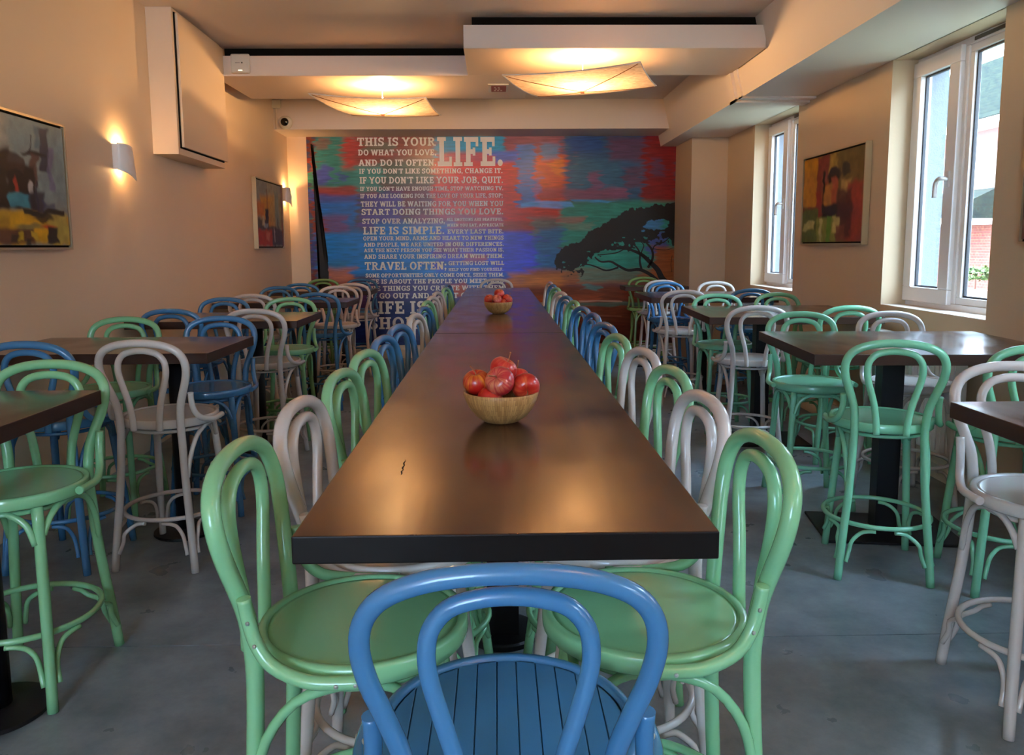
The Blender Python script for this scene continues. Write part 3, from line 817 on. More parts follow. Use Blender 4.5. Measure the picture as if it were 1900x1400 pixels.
def apple_material(name, red, yel, seed, thr):
    m = bpy.data.materials.new(name); m.use_nodes = True
    nt = m.node_tree; b = nt.nodes['Principled BSDF']
    t = nt.nodes.new('ShaderNodeTexCoord')
    sp = nt.nodes.new('ShaderNodeSeparateXYZ'); at = nt.nodes.new('ShaderNodeMath'); at.operation = 'ARCTAN2'
    nt.links.new(t.outputs['Object'], sp.inputs[0]); nt.links.new(sp.outputs['Y'], at.inputs[0]); nt.links.new(sp.outputs['X'], at.inputs[1])
    cb = nt.nodes.new('ShaderNodeCombineXYZ'); cb.inputs['Z'].default_value = seed
    ma = nt.nodes.new('ShaderNodeMath'); ma.operation = 'MULTIPLY'; ma.inputs[1].default_value = 5.0; nt.links.new(at.outputs[0], ma.inputs[0])
    nt.links.new(ma.outputs[0], cb.inputs['X'])
    mz = nt.nodes.new('ShaderNodeMath'); mz.operation = 'MULTIPLY'; mz.inputs[1].default_value = 14; nt.links.new(sp.outputs['Z'], mz.inputs[0]); nt.links.new(mz.outputs[0], cb.inputs['Y'])
    n = nt.nodes.new('ShaderNodeTexNoise'); n.inputs['Scale'].default_value = 1.3; n.inputs['Detail'].default_value = 7; nt.links.new(cb.outputs[0], n.inputs['Vector'])
    n2 = nt.nodes.new('ShaderNodeTexNoise'); n2.inputs['Scale'].default_value = 14
    mp = nt.nodes.new('ShaderNodeMapping'); mp.inputs['Location'].default_value = (seed, seed * 2, 0); nt.links.new(t.outputs['Object'], mp.inputs['Vector']); nt.links.new(mp.outputs[0], n2.inputs['Vector'])
    ad = nt.nodes.new('ShaderNodeMath'); ad.operation = 'ADD'; nt.links.new(n.outputs['Fac'], ad.inputs[0]); nt.links.new(n2.outputs['Fac'], ad.inputs[1])
    # the stem end is yellower
    mz2 = nt.nodes.new('ShaderNodeMath'); mz2.operation = 'MULTIPLY_ADD'; mz2.inputs[1].default_value = 7.0; nt.links.new(sp.outputs['Z'], mz2.inputs[0]); nt.links.new(ad.outputs[0], mz2.inputs[2])
    r = nt.nodes.new('ShaderNodeValToRGB')
    hf = nt.nodes.new('ShaderNodeMath'); hf.operation = 'MULTIPLY'; hf.inputs[1].default_value = 0.5; nt.links.new(mz2.outputs[0], hf.inputs[0])
    r.color_ramp.elements[0].position = thr / 2; r.color_ramp.elements[0].color = (*lin(red), 1)
    r.color_ramp.elements[1].position = thr / 2 + .17; r.color_ramp.elements[1].color = (*lin(yel), 1)
    nt.links.new(hf.outputs[0], r.inputs['Fac']); nt.links.new(r.outputs['Color'], b.inputs['Base Color'])
    b.inputs['Roughness'].default_value = 0.30
    b.inputs['Coat Weight'].default_value = 0.2
    return m
AM = [apple_material('apple_yellow_red', (176, 30, 22), (222, 138, 48), 1.0, 1.02), apple_material('apple_crimson', (186, 30, 28), (206, 90, 60), 4.0, 1.12),
      apple_material('apple_pink', (172, 38, 44), (206, 120, 84), 7.0, 1.08), apple_material('apple_scarlet', (182, 38, 28), (208, 96, 50), 9.0, 1.08)]
def apple_profile(r=0.038):
    pr = []
    for k in range(19):
        a = -PI / 2 + PI * k / 18
        rr = r * math.cos(a) * (1 + 0.07 * math.sin(a)); zz = r * 0.92 * math.sin(a)
        if a > PI / 2 - 0.75: zz -= 0.013 * ((a - (PI / 2 - 0.75)) / 0.75) ** 2
        if a < -PI / 2 + 0.5: zz += 0.006 * ((-PI / 2 + 0.5 - a) / 0.5) ** 2
        pr.append((max(rr, 0), zz))
    return pr
APM = [MB().lathe(apple_profile(), 28).mesh('apple_%d' % i, m) for i, m in enumerate(AM)]
STEM = MB().tube(catmull([(0, 0, .016), (.001, 0, .030), (-.004, .001, .042), (-.010, .002, .054)], 3), [.0016] * 8 + [.0024] * 2, 6).mesh('stem', M_cord)

def bowl(x, y, lab):
    prof_o = [(0, 0), (.036, 0), (.050, .004), (.070, .018), (.088, .040), (.099, .062), (.1045, .084), (.1035, .0865), (.0985, .0865), (.0965, .083), (.091, .062), (.080, .042), (.062, .022), (.040, .010), (0, .008)]
    o = MB().lathe(prof_o, 56).build('bowl', M_bowl, None, (x, y, ZT))
    tag(o, lab, 'bowl', 'bamboo bowls')
    return o
B1 = (.010, 2.175); B2 = (.012, 5.77)
bowl(B1[0], B1[1], 'round bamboo bowl heaped with apples on the nearest long table')
bowl(B2[0], B2[1], 'smaller-looking bamboo bowl of apples on the middle long table')
def apple(i, x, y, z, tilt, lab, g, s=1.0):
    a = link('apple', APM[i], None, None, (x, y, z)); a.rotation_euler = tilt; a.scale = (s, s, s)
    tag(a, lab, 'apple', g)
    link('stem', STEM, None, a)
    return a
ga, gb = 'apples in the near bowl', 'apples in the far bowl'
apple(0, B1[0] - .068, B1[1] - .004, ZT + .112, (.30, -.20, .2), 'yellow and red apple with upright stem at the rim of the near bowl', ga, 1.0)
apple(1, B1[0] + .006, B1[1] + .030, ZT + .142, (.5, .1, 1.2), 'deep red apple on top of the near bowl', ga, 1.02)
apple(2, B1[0] - .003, B1[1] - .040, ZT + .120, (.55, -.9, .4), 'pinkish apple at the front centre of the near bowl', ga, 1.08)
apple(3, B1[0] + .068, B1[1] - .010, ZT + .101, (2.1, .7, .5), 'scarlet apple leaning on the window side rim of the near bowl', ga, 1.02)
apple(1, B1[0] + .045, B1[1] + .062, ZT + .108, (.2, .3, 2.0), 'red apple mostly hidden at the back of the near bowl', ga)
apple(0, B1[0] - .032, B1[1] - .034, ZT + .068, (1.3, .3, 2.2), 'orange-red apple low under the others in the near bowl', ga)
apple(1, B1[0] - .030, B1[1] + .055, ZT + .082, (.2, 1.3, .2), 'red apple at the bottom back of the near bowl', ga)
apple(1, B2[0] + .006, B2[1] + .012, ZT + .142, (.4, .1, .3), 'dark red apple on top of the far bowl', gb)
apple(2, B2[0] - .012, B2[1] - .045, ZT + .102, (.8, .1, .3), 'pale pinkish apple at the front of the far bowl', gb)
apple(3, B2[0] + .064, B2[1] - .008, ZT + .104, (.4, .5, .3), 'scarlet apple on the window side of the far bowl', gb)
apple(3, B2[0] - .066, B2[1] + .008, ZT + .102, (.4, -.5, .3), 'red apple on the plain-wall side of the far bowl', gb)
apple(0, B2[0] + .032, B2[1] - .040, ZT + .074, (1.4, .5, .9), 'orange apple low at the front of the far bowl', gb, .9)

# ------------------------------------------------------------------ painting machinery
def vnoise(rng, nx, ny, fx, fy):
    """smooth value noise on an ny x nx grid with fx, fy cells"""
    g = rng.random((fy + 2, fx + 2))
    xs = np.linspace(0, fx, nx, endpoint=False); ys = np.linspace(0, fy, ny, endpoint=False)
    xi = xs.astype(int); yi = ys.astype(int); xf = xs - xi; yf = ys - yi
    xf = xf * xf * (3 - 2 * xf); yf = yf * yf * (3 - 2 * yf)
    a = g[np.ix_(yi, xi)]; b = g[np.ix_(yi, xi + 1)]; c = g[np.ix_(yi + 1, xi)]; d_ = g[np.ix_(yi + 1, xi + 1)]
    return (a * (1 - xf) + b * xf) * (1 - yf)[:, None] + (c * (1 - xf) + d_ * xf) * yf[:, None]

def paint(nx, ny, W, H, base, patches, seed, warp=(14, 4), fq=None):
    """patches: (x0, y0, x1, y1, rgb, soft, alpha[, shape]) in picture units W x H, y down. Returns ny x nx x 3 linear colours"""
    rng = np.random.default_rng(seed)
    X, Y = np.meshgrid(np.linspace(0, W, nx), np.linspace(0, H, ny))
    img = np.ones((ny, nx, 3)) * np.array(lin(base))
    for p in patches:
        x0, y0, x1, y1, c, soft, al = p[:7]
        shape = p[7] if len(p) > 7 else 'r'
        a1, b1 = fq or (9, 40)
        wx = (vnoise(rng, nx, ny, a1, b1) - .5) * 2 * warp[0] + (vnoise(rng, nx, ny, a1 * 4, b1 * 3) - .5) * warp[0]
        wy = (vnoise(rng, nx, ny, a1 * 2, b1 // 3 + 2) - .5) * 2 * warp[1]
        Xw = X + wx; Yw = Y + wy
        if shape == 'e':
            cx, cy, rx, ry = (x0 + x1) / 2, (y0 + y1) / 2, (x1 - x0) / 2, (y1 - y0) / 2
            dd = (1 - np.sqrt(((Xw - cx) / rx) ** 2 + ((Yw - cy) / ry) ** 2)) * min(rx, ry)
        else:
            dd = np.minimum(np.minimum(Xw - x0, x1 - Xw), np.minimum(Yw - y0, y1 - Yw))
        w_ = np.clip(dd / soft + .5, 0, 1)
        w_ = w_ * w_ * (3 - 2 * w_) * al
        grain = 0.80 + 0.40 * vnoise(rng, nx, ny, a1 * 3, b1 * 2)
        img = img * (1 - w_[..., None]) + np.array(lin(c)) * grain[..., None] * w_[..., None]
    return np.clip(img, 0, 1)

def painted_grid(name, img, origin, ux, uy, m, parent=None):
    """origin = top-left corner; ux, uy = vectors across and down the picture"""
    ny, nx = img.shape[:2]
    o = np.array(origin); U = np.array(ux); V = np.array(uy)
    s, t_ = np.meshgrid(np.linspace(0, 1, nx), np.linspace(0, 1, ny))
    P = o + s[..., None] * U + t_[..., None] * V
    idx = np.arange(nx * ny).reshape(ny, nx)
    F = np.stack([idx[:-1, :-1], idx[1:, :-1], idx[1:, 1:], idx[:-1, 1:]], -1).reshape(-1, 4)
    me = bpy.data.meshes.new(name)
    me.vertices.add(nx * ny); me.vertices.foreach_set('co', P.reshape(-1))
    me.loops.add(len(F) * 4); me.loops.foreach_set('vertex_index', F.reshape(-1).astype(np.int32))
    me.polygons.add(len(F)); me.polygons.foreach_set('loop_start', np.arange(0, len(F) * 4, 4, dtype=np.int32))
    me.update()
    ca = me.color_attributes.new('Col', 'FLOAT_COLOR', 'POINT')
    rgba = np.concatenate([img.reshape(-1, 3), np.ones((nx * ny, 1))], 1)
    ca.data.foreach_set('color', rgba.reshape(-1).astype(np.float32))
    me.materials.append(m)
    return link(name, me, None, parent)

# ------------------------------------------------------------------ the mural
# local picture frame: u to the right (570..1253), v down (255..641); an even scale of 7.1 mm per unit
def mu(u, v):
    return (-2.409 + (u - 570) * (2.330 + 2.409) / 683.0, 2.862 - (v - 252) * (2.862 - 0.165) / 389.0)
MY = YF - 0.006
mural = empty('mural', (0, 0, 0))
tag(mural, 'huge abstract mural with white slab lettering and black tree covering the far wall', 'mural')
R_, T_, B_ = (192, 48, 34), (52, 122, 108), (34, 96, 176)
mp_ = [
 # left strip
 (570, 250, 584, 290, (120, 54, 36), 3, 1), (570, 290, 584, 330, (150, 56, 38), 3, 1), (570, 318, 584, 350, (60, 118, 96), 4, 1), (570, 350, 584, 372, (70, 80, 150), 4, 1),
 (570, 372, 584, 460, (128, 56, 40), 5, 1), (570, 440, 584, 500, (66, 66, 120), 6, 1), (570, 495, 584, 560, (110, 44, 40), 6, 1),
 # left field
 (584, 250, 668, 352, (58, 122, 112), 8, 1), (636, 250, 700, 312, (180, 52, 40), 18, .9), (588, 256, 612, 276, (150, 60, 50), 6, .5), (588, 304, 614, 342, (74, 82, 156), 8, 1, 'e'), (622, 316, 640, 336, (70, 90, 150), 6, .9, 'e'),
 (584, 344, 700, 362, (160, 56, 46), 7, .9), (584, 360, 660, 384, (72, 84, 160), 9, .9), (590, 372, 660, 412, (30, 106, 186), 12, 1), (586, 398, 640, 436, (140, 52, 44), 14, .9), (600, 380, 655, 440, (44, 92, 160), 10, .5),
 (584, 428, 760, 510, (14, 116, 190), 14, 1), (584, 480, 640, 520, (40, 110, 150), 12, .7), (598, 494, 650, 540, (190, 100, 52), 14, .85), (575, 520, 670, 580, (120, 60, 66), 20, .8),
 # under the lettering
 (664, 250, 806, 312, (140, 62, 50), 18, .95), (668, 262, 730, 282, (92, 112, 92), 12, .6), (700, 296, 830, 352, (72, 88, 70), 22, .9), (656, 306, 706, 356, (66, 132, 122), 14, .9),
 (806, 252, 940, 302, (34, 140, 180), 14, 1), (806, 284, 960, 316, (196, 54, 44), 9, .85), (716, 344, 840, 404, (120, 48, 52), 24, .9), (668, 358, 740, 420, (84, 70, 146), 20, .9),
 (800, 300, 980, 424, (206, 52, 38), 18, 1), (760, 396, 960, 432, (140, 56, 90), 14, .7), (690, 414, 830, 520, (24, 112, 190), 24, 1), (800, 424, 1000, 500, (66, 66, 190), 14, 1), (800, 448, 850, 470, (130, 44, 92), 10, .7),
 (862, 470, 904, 486, (170, 76, 60), 6, .7), (900, 474, 1000, 484, (50, 132, 220), 4, .8), (820, 484, 960, 530, (40, 90, 184), 16, .9), (660, 514, 960, 560, (72, 62, 120), 18, .85), (830, 524, 860, 552, (180, 80, 50), 8, .9),
 (584, 556, 900, 652, (30, 44, 96), 22, 1), (584, 540, 680, 580, (96, 52, 84), 18, .7), (860, 516, 905, 540, (40, 120, 190), 10, .7),
 # right of the lettering
 (932, 250, 1052, 284, (150, 74, 84), 8, 1), (910, 280, 968, 304, (60, 100, 190), 8, .9), (936, 302, 1050, 420, (196, 52, 34), 16, 1), (990, 286, 1052, 352, (204, 74, 42), 12, 1), (1020, 290, 1048, 326, (216, 108, 40), 10, .9, 'e'),
 (958, 268, 988, 382, (62, 108, 176), 7, .95), (976, 330, 1000, 380, (80, 110, 180), 10, .6), (1004, 268, 1036, 296, (60, 130, 180), 10, .7), (930, 410, 1040, 430, (150, 58, 44), 9, .9), (900, 428, 994, 506, (68, 78, 200), 10, 1),
 (1046, 250, 1216, 376, (52, 82, 114), 16, 1), (1048, 250, 1110, 282, (34, 72, 130), 14, .9), (1060, 296, 1150, 350, (54, 100, 124), 18, .7), (1090, 320, 1112, 352, (150, 56, 90), 10, .5), (1126, 256, 1204, 300, (104, 50, 72), 16, .7),
 (1156, 310, 1190, 350, (110, 56, 70), 10, .6), (1000, 350, 1160, 370, (150, 66, 82), 8, .6), (1190, 250, 1256, 388, (128, 24, 24), 14, 1), (1204, 296, 1226, 330, (70, 62, 96), 10, .6),
 (984, 400, 1040, 440, (90, 100, 90), 14, .8), (1036, 374, 1256, 520, (44, 126, 108), 14, 1), (992, 424, 1040, 500, (44, 96, 140), 16, .9), (1030, 400, 1080, 412, (170, 86, 76), 6, .6), (1046, 412, 1100, 426, (120, 120, 100), 8, .5),
 (1186, 396, 1230, 440, (70, 120, 180), 12, .8, 'e'), (1200, 430, 1240, 470, (74, 66, 150), 10, .8), (1212, 458, 1256, 520, (150, 74, 32), 12, 1), (972, 500, 1256, 530, (150, 78, 40), 14, .9), (1070, 500, 1190, 524, (70, 112, 96), 12, .7),
 (940, 508, 1040, 548, (186, 104, 44), 16, .9), (900, 530, 1256, 652, (112, 48, 26), 16, 1), (980, 548, 1110, 570, (160, 70, 34), 10, .7), (1084, 528, 1112, 538, (70, 110, 104), 5, .8), (1070, 562, 1256, 570, (66, 100, 88), 4, .8),
 (1070, 556, 1150, 559, (190, 140, 120), 2, .7), (1080, 587, 1160, 589, (150, 90, 70), 2, .6), (1000, 600, 1256, 652, (92, 36, 22), 18, .9), (1052, 372, 1130, 376, (60, 140, 190), 3, .9), (968, 374, 1060, 384, (84, 150, 210), 4, .8),
]
mp_ = [(a - 570, b - 252, c - 570, d_ - 252) + tuple(r) for (a, b, c, d_, *r) in mp_]
NX, NY = 800, 456
img = paint(NX, NY, 683, 389, (70, 70, 90), mp_, 11, warp=(9, 3), fq=(14, 90))
# broken horizontal dry-brush marks
rng = np.random.default_rng(5)
dry = vnoise(rng, NX, NY, 40, 300) * vnoise(rng, NX, NY, 12, 60)
dry = np.clip((dry - .46) * 4, 0, 1)[..., None]
img = img * (1 - .5 * dry) + np.roll(img, (4, 26), (0, 1)) * .5 * dry
img = np.clip(img * np.array([1.12, 1.30, 1.35]), 0, 1)
# the tree crown belongs to the print: a dense top that breaks into open tufts below
GX, GY = np.meshgrid(np.linspace(570, 1253, NX), np.linspace(252, 641, NY))
tx = [1025, 1030, 1041, 1060, 1078, 1086, 1092, 1108, 1124, 1140, 1160, 1180, 1200, 1226, 1256]
ty = [484, 471, 460, 452, 446, 439, 427, 421, 414, 403, 393, 385, 383, 378, 375]
by = [486, 492, 498, 504, 500, 482, 474, 465, 463, 463, 460, 452, 444, 440, 446]
top = np.interp(GX, tx, ty); bot = np.interp(GX, tx, by)
jn = (vnoise(rng, NX, NY, 90, 60) - .5) * 9 + (vnoise(rng, NX, NY, 220, 130) - .5) * 5
tt = (GY - top + jn) / (bot - top + 4)
holes = vnoise(rng, NX, NY, 62, 60) * .55 + vnoise(rng, NX, NY, 150, 120) * .45
solid = np.clip((1.16 - tt) * 1.6, 0, 1.2)
crown = (tt > 0) & (holes < .30 + solid * .62) & (tt < 1.12) & (GX > 1026)
blue_gap = ((GX - 1218) / 26) ** 2 + ((GY - 417) / 10) ** 2 + (holes - .5) * 1.6 < 1
low = (GX > 1040) & (GX < 1078) & (GY > 486) & (GY < 506) & (holes < .52)
crown = (crown & ~blue_gap) | low
sm = crown.astype(float)[..., None]
img = img * (1 - sm) + np.array(lin((24, 17, 15))) * sm
x0m, z0m = mu(570, 252); x1m, z1m = mu(1253, 641)
M_mural = paint_material('mural_print', 0.28, (5, 1, 60), .28)
painted_grid('painted_ground', img, (x0m, MY, z0m), (x1m - x0m, 0, 0), (0, 0, z1m - z0m), M_mural, mural)
bk = MB().box(x0m, x1m, MY + .0005, YF - .0005, z1m, z0m).build('backing', M_ink, mural)

# slab-serif lettering
TS, HS, SR = .215, .165, .135
def glyph(ch):
    q = []
    def rect(x0, y0, x1, y1): q.append([(x0, y0), (x1, y0), (x1, y1), (x0, y1)])
    def V(x, y0=0, y1=1): rect(x - TS / 2, y0, x + TS / 2, y1)
    def H(y, x0, x1, h=HS): rect(x0, y - h / 2, x1, y + h / 2)
    def S(x, y, w_=.40): rect(x - w_ / 2, 0 if y == 0 else 1 - SR, x + w_ / 2, SR if y == 0 else 1)
    def D(x0, y0, x1, y1, t=TS): q.append([(x0 - t / 2, y0), (x0 + t / 2, y0), (x1 + t / 2, y1), (x1 - t / 2, y1)])
    def A(cx, cy, rx, ry, a0, a1, tx=TS, ty=HS, n=14):
        for i in range(n):
            p = []
            for a, sg in ((a0 + (a1 - a0) * i / n, 1), (a0 + (a1 - a0) * (i + 1) / n, 1), (a0 + (a1 - a0) * (i + 1) / n, 0), (a0 + (a1 - a0) * i / n, 0)):
                r = math.radians(a)
                p.append((cx + (rx - (0 if sg else tx)) * math.cos(r), cy + (ry - (0 if sg else ty)) * math.sin(r)))
            q.append(p)
    def tick(x, y0, y1): rect(x - .06, y0, x + .06, y1)
    W = .8
    if ch == 'I': W = .42; V(.21); S(.21, 0); S(.21, 1)
    elif ch == 'L': W = .70; V(.22); S(.22, 1); H(HS / 2, .03, .68); tick(.62, 0, .33)
    elif ch == 'T': W = .80; V(.40); S(.40, 0); H(1 - HS / 2, .02, .78); tick(.08, .66, 1); tick(.72, .66, 1)
    elif ch in 'EF':
        W = .74 if ch == 'E' else .70; V(.22); H(1 - HS / 2, .03, .68); tick(.62, .68, 1); H(.5, .2, .50); tick(.48, .36, .64)
        if ch == 'E': H(HS / 2, .03, .70); tick(.64, 0, .33)
        else: S(.22, 0)
    elif ch == 'H': W = .92; V(.22); V(.70); H(.5, .2, .72); [S(x, y) for x in (.22, .70) for y in (0, 1)]
    elif ch == 'N': W = .94; V(.22); V(.72); D(.20, 1, .74, 0, .25); S(.22, 0); S(.16, 1, .34); S(.74, 1)
    elif ch == 'M': W = 1.08; V(.22); V(.86); D(.22, 1, .54, .18, .25); D(.86, 1, .54, .18, .25); S(.22, 0); S(.86, 0); S(.16, 1, .3); S(.92, 1, .3)
    elif ch == 'A': W = .92; D(.16, 0, .44, 1); D(.76, 0, .48, 1); H(.34, .26, .66, .14); S(.16, 0, .34); S(.76, 0, .34)
    elif ch == 'V': W = .90; D(.45, 0, .15, 1); D(.45, 0, .75, 1); S(.15, 1, .34); S(.75, 1, .34)
    elif ch == 'W': W = 1.24; D(.38, 0, .15, 1); D(.38, 0, .62, 1, .2); D(.86, 0, .62, 1, .2); D(.86, 0, 1.09, 1); S(.15, 1, .32); S(1.09, 1, .32); S(.62, 1, .26)
    elif ch == 'Y': W = .88; V(.44, 0, .46); D(.44, .42, .15, 1); D(.44, .42, .73, 1); S(.44, 0, .4); S(.15, 1, .32); S(.73, 1, .32)
    elif ch == 'X': W = .90; D(.14, 0, .74, 1); D(.76, 0, .16, 1); S(.15, 0, .3); S(.75, 0, .3); S(.15, 1, .3); S(.75, 1, .3)
    elif ch == 'K': W = .92; V(.22); D(.30, .40, .70, 1); D(.74, 0, .42, .58); S(.22, 0); S(.22, 1); S(.70, 1, .32); S(.76, 0, .32)
    elif ch == 'Z': W = .74; H(HS / 2, .04, .70); H(1 - HS / 2, .04, .70); D(.14, .1, .60, .9); tick(.64, 0, .33); tick(.10, .67, 1)
    elif ch in 'OQ':
        W = .90; A(.45, .5, .42, .52, 0, 360, n=24)
        if ch == 'Q': D(.78, -.12, .48, .28, .2)
    elif ch in 'CG':
        W = .86; A(.45, .5, .42, .52, 48, 316, n=20); tick(.75, .64, 1.0)
        if ch == 'G': V(.70, .02, .44); H(.46, .46, .84, .13)
    elif ch == 'S': W = .72; A(.36, .735, .31, .285, 20, 265, n=14); A(.36, .275, .33, .295, -160, 88, n=14); tick(.61, .66, 1.0); tick(.10, .0, .34)
    elif ch == 'U': W = .90; V(.22, .3, 1); V(.68, .3, 1); A(.45, .34, .3375, .36, 180, 360); S(.20, 1, .38); S(.70, 1, .38)
    elif ch == 'J': W = .66; V(.42, .3, 1); A(.24, .30, .2875, .32, 180, 360); S(.42, 1, .42); rect(-.02, .28, .14, .42)
    elif ch == 'D': W = .90; V(.22); A(.40, .5, .44, .5, -90, 90); H(HS / 2, .03, .42); H(1 - HS / 2, .03, .42)
    elif ch in 'PRB':
        W = .80; V(.22); A(.42, .73, .34, .27, -90, 90, TS, .14); H(.93, .03, .44, .14); H(.53, .2, .44, .14)
        if ch == 'P': S(.22, 0)
        elif ch == 'R': W = .90; S(.22, 0); D(.72, 0, .44, .52); S(.76, 0, .3)
        else: W = .84; A(.42, .29, .38, .29, -90, 90, TS, .14); H(.07, .03, .44, .14)
    elif ch == '.': W = .30; A(.14, .11, .12, .12, 0, 360, .12, .12, n=10)
    elif ch == ',': W = .30; A(.14, .11, .12, .12, 0, 360, .12, .12, n=10); D(.10, -.16, .18, .12, .12)
    elif ch == ';': W = .32; A(.15, .11, .12, .12, 0, 360, .12, .12, n=10); D(.10, -.16, .19, .12, .12); A(.15, .62, .12, .12, 0, 360, .12, .12, n=10)
    elif ch == "'": W = .24; D(.10, .68, .12, 1, .13)
    elif ch == ' ': W = .34
    return W, q
LETY = MY - .0012
def letter_line(text, u0, u1, v0, v1, heavy=1.0):
    """one printed line between u0..u1, cap height v0..v1"""
    adv = []; x = 0; gap = .045
    for ch in text:
        W, q = glyph(ch); adv.append((x, q)); x += W + (gap if ch != ' ' else 0)
    tot = x - gap
    mb = MB(); out = []; big = (v1 - v0) > 20
    for xo, q in adv:
        for n_, poly in enumerate(q):
            P = []
            for (gx, gy) in poly:
                if heavy > 1: pass
                u = u0 + (xo + gx) / tot * (u1 - u0); v = v1 - gy * (v1 - v0)
                X, Z = mu(u, v); P.append((X, LETY - .00006 * n_, Z))
            mb.add(P, [tuple(range(len(P)))])
        if big and q:      # the large capitals are letters of their own
            me = bpy.data.meshes.new('letter'); me.from_pydata(mb.v, [], mb.f); me.materials.append(M_letter)
            link('letter', me, None, mural); mb = MB()
    if big: return
    me = bpy.data.meshes.new('lettering'); me.from_pydata(mb.v, [], mb.f); me.materials.append(M_letter)
    o = link('lettering', me, None, mural); o['kind'] = 'stuff'
    return o
LINES = [
 ("THIS IS YOUR", 663, 807, 256, 271), ("LIFE.", 809, 932, 255.5, 308), ("DO WHAT YOU LOVE,", 664, 808, 277.5, 288), ("AND DO IT OFTEN.", 664.5, 808, 295.5, 307),
 ("IF YOU DON'T LIKE SOMETHING, CHANGE IT.", 665, 930, 312, 321), ("IF YOU DON'T LIKE YOUR JOB, QUIT.", 665.5, 931, 327, 339), ("IF YOU DON'T HAVE ENOUGH TIME, STOP WATCHING TV.", 666, 931, 344.8, 352.2),
 ("IF YOU ARE LOOKING FOR THE LOVE OF YOUR LIFE, STOP;", 666, 930, 357.8, 365.5), ("THEY WILL BE WAITING FOR YOU WHEN YOU", 666.5, 931, 371.5, 381), ("START DOING THINGS YOU LOVE.", 667, 931, 385.2, 396.3),
 ("STOP OVER ANALYZING,", 668, 822, 403, 412.5), ("ALL EMOTIONS ARE BEAUTIFUL.", 825, 930.5, 402.6, 408), ("WHEN YOU EAT, APPRECIATE", 825, 931, 413, 418.6), ("LIFE IS SIMPLE.", 669, 821, 418, 432.2), ("EVERY LAST BITE.", 826, 931, 423.6, 431.6),
 ("OPEN YOUR MIND, ARMS AND HEART TO NEW THINGS", 669, 931, 435.6, 443.2), ("AND PEOPLE, WE ARE UNITED IN OUR DIFFERENCES.", 669.5, 931, 447.4, 454.8), ("ASK THE NEXT PERSON YOU SEE WHAT THEIR PASSION IS,", 670, 931, 458.2, 465),
 ("AND SHARE YOUR INSPIRING DREAM WITH THEM.", 670, 931, 469.2, 477.2), ("TRAVEL OFTEN;", 670.5, 824, 483.2, 498), ("GETTING LOST WILL", 827, 931.5, 482.6, 490.2), ("HELP YOU FIND YOURSELF.", 827, 930, 495.4, 501.2),
 ("SOME OPPORTUNITIES ONLY COME ONCE, SEIZE THEM.", 671.5, 931.5, 504.8, 512), ("LIFE IS ABOUT THE PEOPLE YOU MEET, AND", 672, 931.5, 515.6, 523.8), ("THE THINGS YOU CREATE WITH THEM", 672, 931.5, 528, 537.2),
 ("SO GO OUT AND START CREATING.", 672.5, 931.5, 541.6, 551.6), ("LIFE IS", 674, 784, 557, 580.5), ("SHORT.", 674, 798, 587, 609.5)]
for L_ in LINES: letter_line(*L_)

# tree silhouette and dark trunk
def poly_mesh(name, pts, y, m, parent, holes=(), jag=0.0, seed=1):
    rr = random.Random(seed)
    P = []
    n = len(pts)
    for i in range(n):
        a = pts[i]; b_ = pts[(i + 1) % n]
        L = math.hypot(b_[0] - a[0], b_[1] - a[1]); k = max(1, int(L / 2.2)) if jag else 1
        for j in range(k):
            t = j / k
            P.append((a[0] + (b_[0] - a[0]) * t + rr.uniform(-jag, jag), a[1] + (b_[1] - a[1]) * t + rr.uniform(-jag, jag)))
    bm = bmesh.new()
    vs = [bm.verts.new((*[mu(*p)[0]], y, mu(*p)[1])) for p in P]
    f = bm.faces.new(vs)
    bmesh.ops.triangulate(bm, faces=[f])
    me = bpy.data.meshes.new(name); bm.to_mesh(me); bm.free(); me.materials.append(m)
    return link(name, me, None, parent)
Z5 = lambda x, y: (900 + x / 4.827, 230 + y / 4.827)
def branch(pts, w0, w1, name='branch'):
    pts = [Z5(*p) for p in pts]
    c = catmull([(p[0], p[1], 0) for p in pts], 4)
    n = len(c); v = []; f = []
    for i, p in enumerate(c):
        t = (c[min(i + 1, n - 1)] - c[max(i - 1, 0)]).normalized(); nn = Vector((-t.y, t.x, 0)); w_ = (w0 + (w1 - w0) * i / (n - 1)) / 2
        for s in (1, -1):
            q = p + nn * w_ * s; X, Z = mu(q.x, q.y); v.append((X, MY - .0014, Z))
        if i: f.append((2 * i - 2, 2 * i - 1, 2 * i + 1, 2 * i))
    me = bpy.data.meshes.new(name); me.from_pydata(v, [], f); me.materials.append(M_ink)
    return link(name, me, None, mural)
branch([(1700, 1480), (1600, 1400), (1550, 1310), (1480, 1240), (1400, 1170), (1310, 1130), (1230, 1100)], 13, 3, 'trunk')
branch([(1560, 1420), (1480, 1350), (1380, 1305), (1280, 1312), (1190, 1270), (1120, 1232), (1030, 1232), (975, 1190)], 7, 2.5)
branch([(1190, 1285), (1080, 1312), (980, 1275), (900, 1255), (840, 1275)], 3.5, 1.6)
branch([(1010, 1172), (1110, 1162), (1180, 1150), (1240, 1120)], 1.8, 2.2)
branch([(1400, 1300), (1385, 1230), (1385, 1160), (1350, 1100), (1300, 1060)], 4.5, 2)
branch([(1460, 1290), (1500, 1210), (1495, 1130), (1440, 1060), (1400, 1010)], 5, 3)
branch([(1495, 1150), (1520, 1090), (1600, 1060), (1660, 1010)], 3, 1.5)
branch([(1470, 1200), (1420, 1190), (1400, 1150), (1420, 1090), (1390, 1050)], 2.5, 1.5)
branch([(1510, 1120), (1620, 1130), (1690, 1110)], 1.2, .8)
branch([(1680, 1180), (1670, 1260), (1680, 1330)], 1.0, .8)
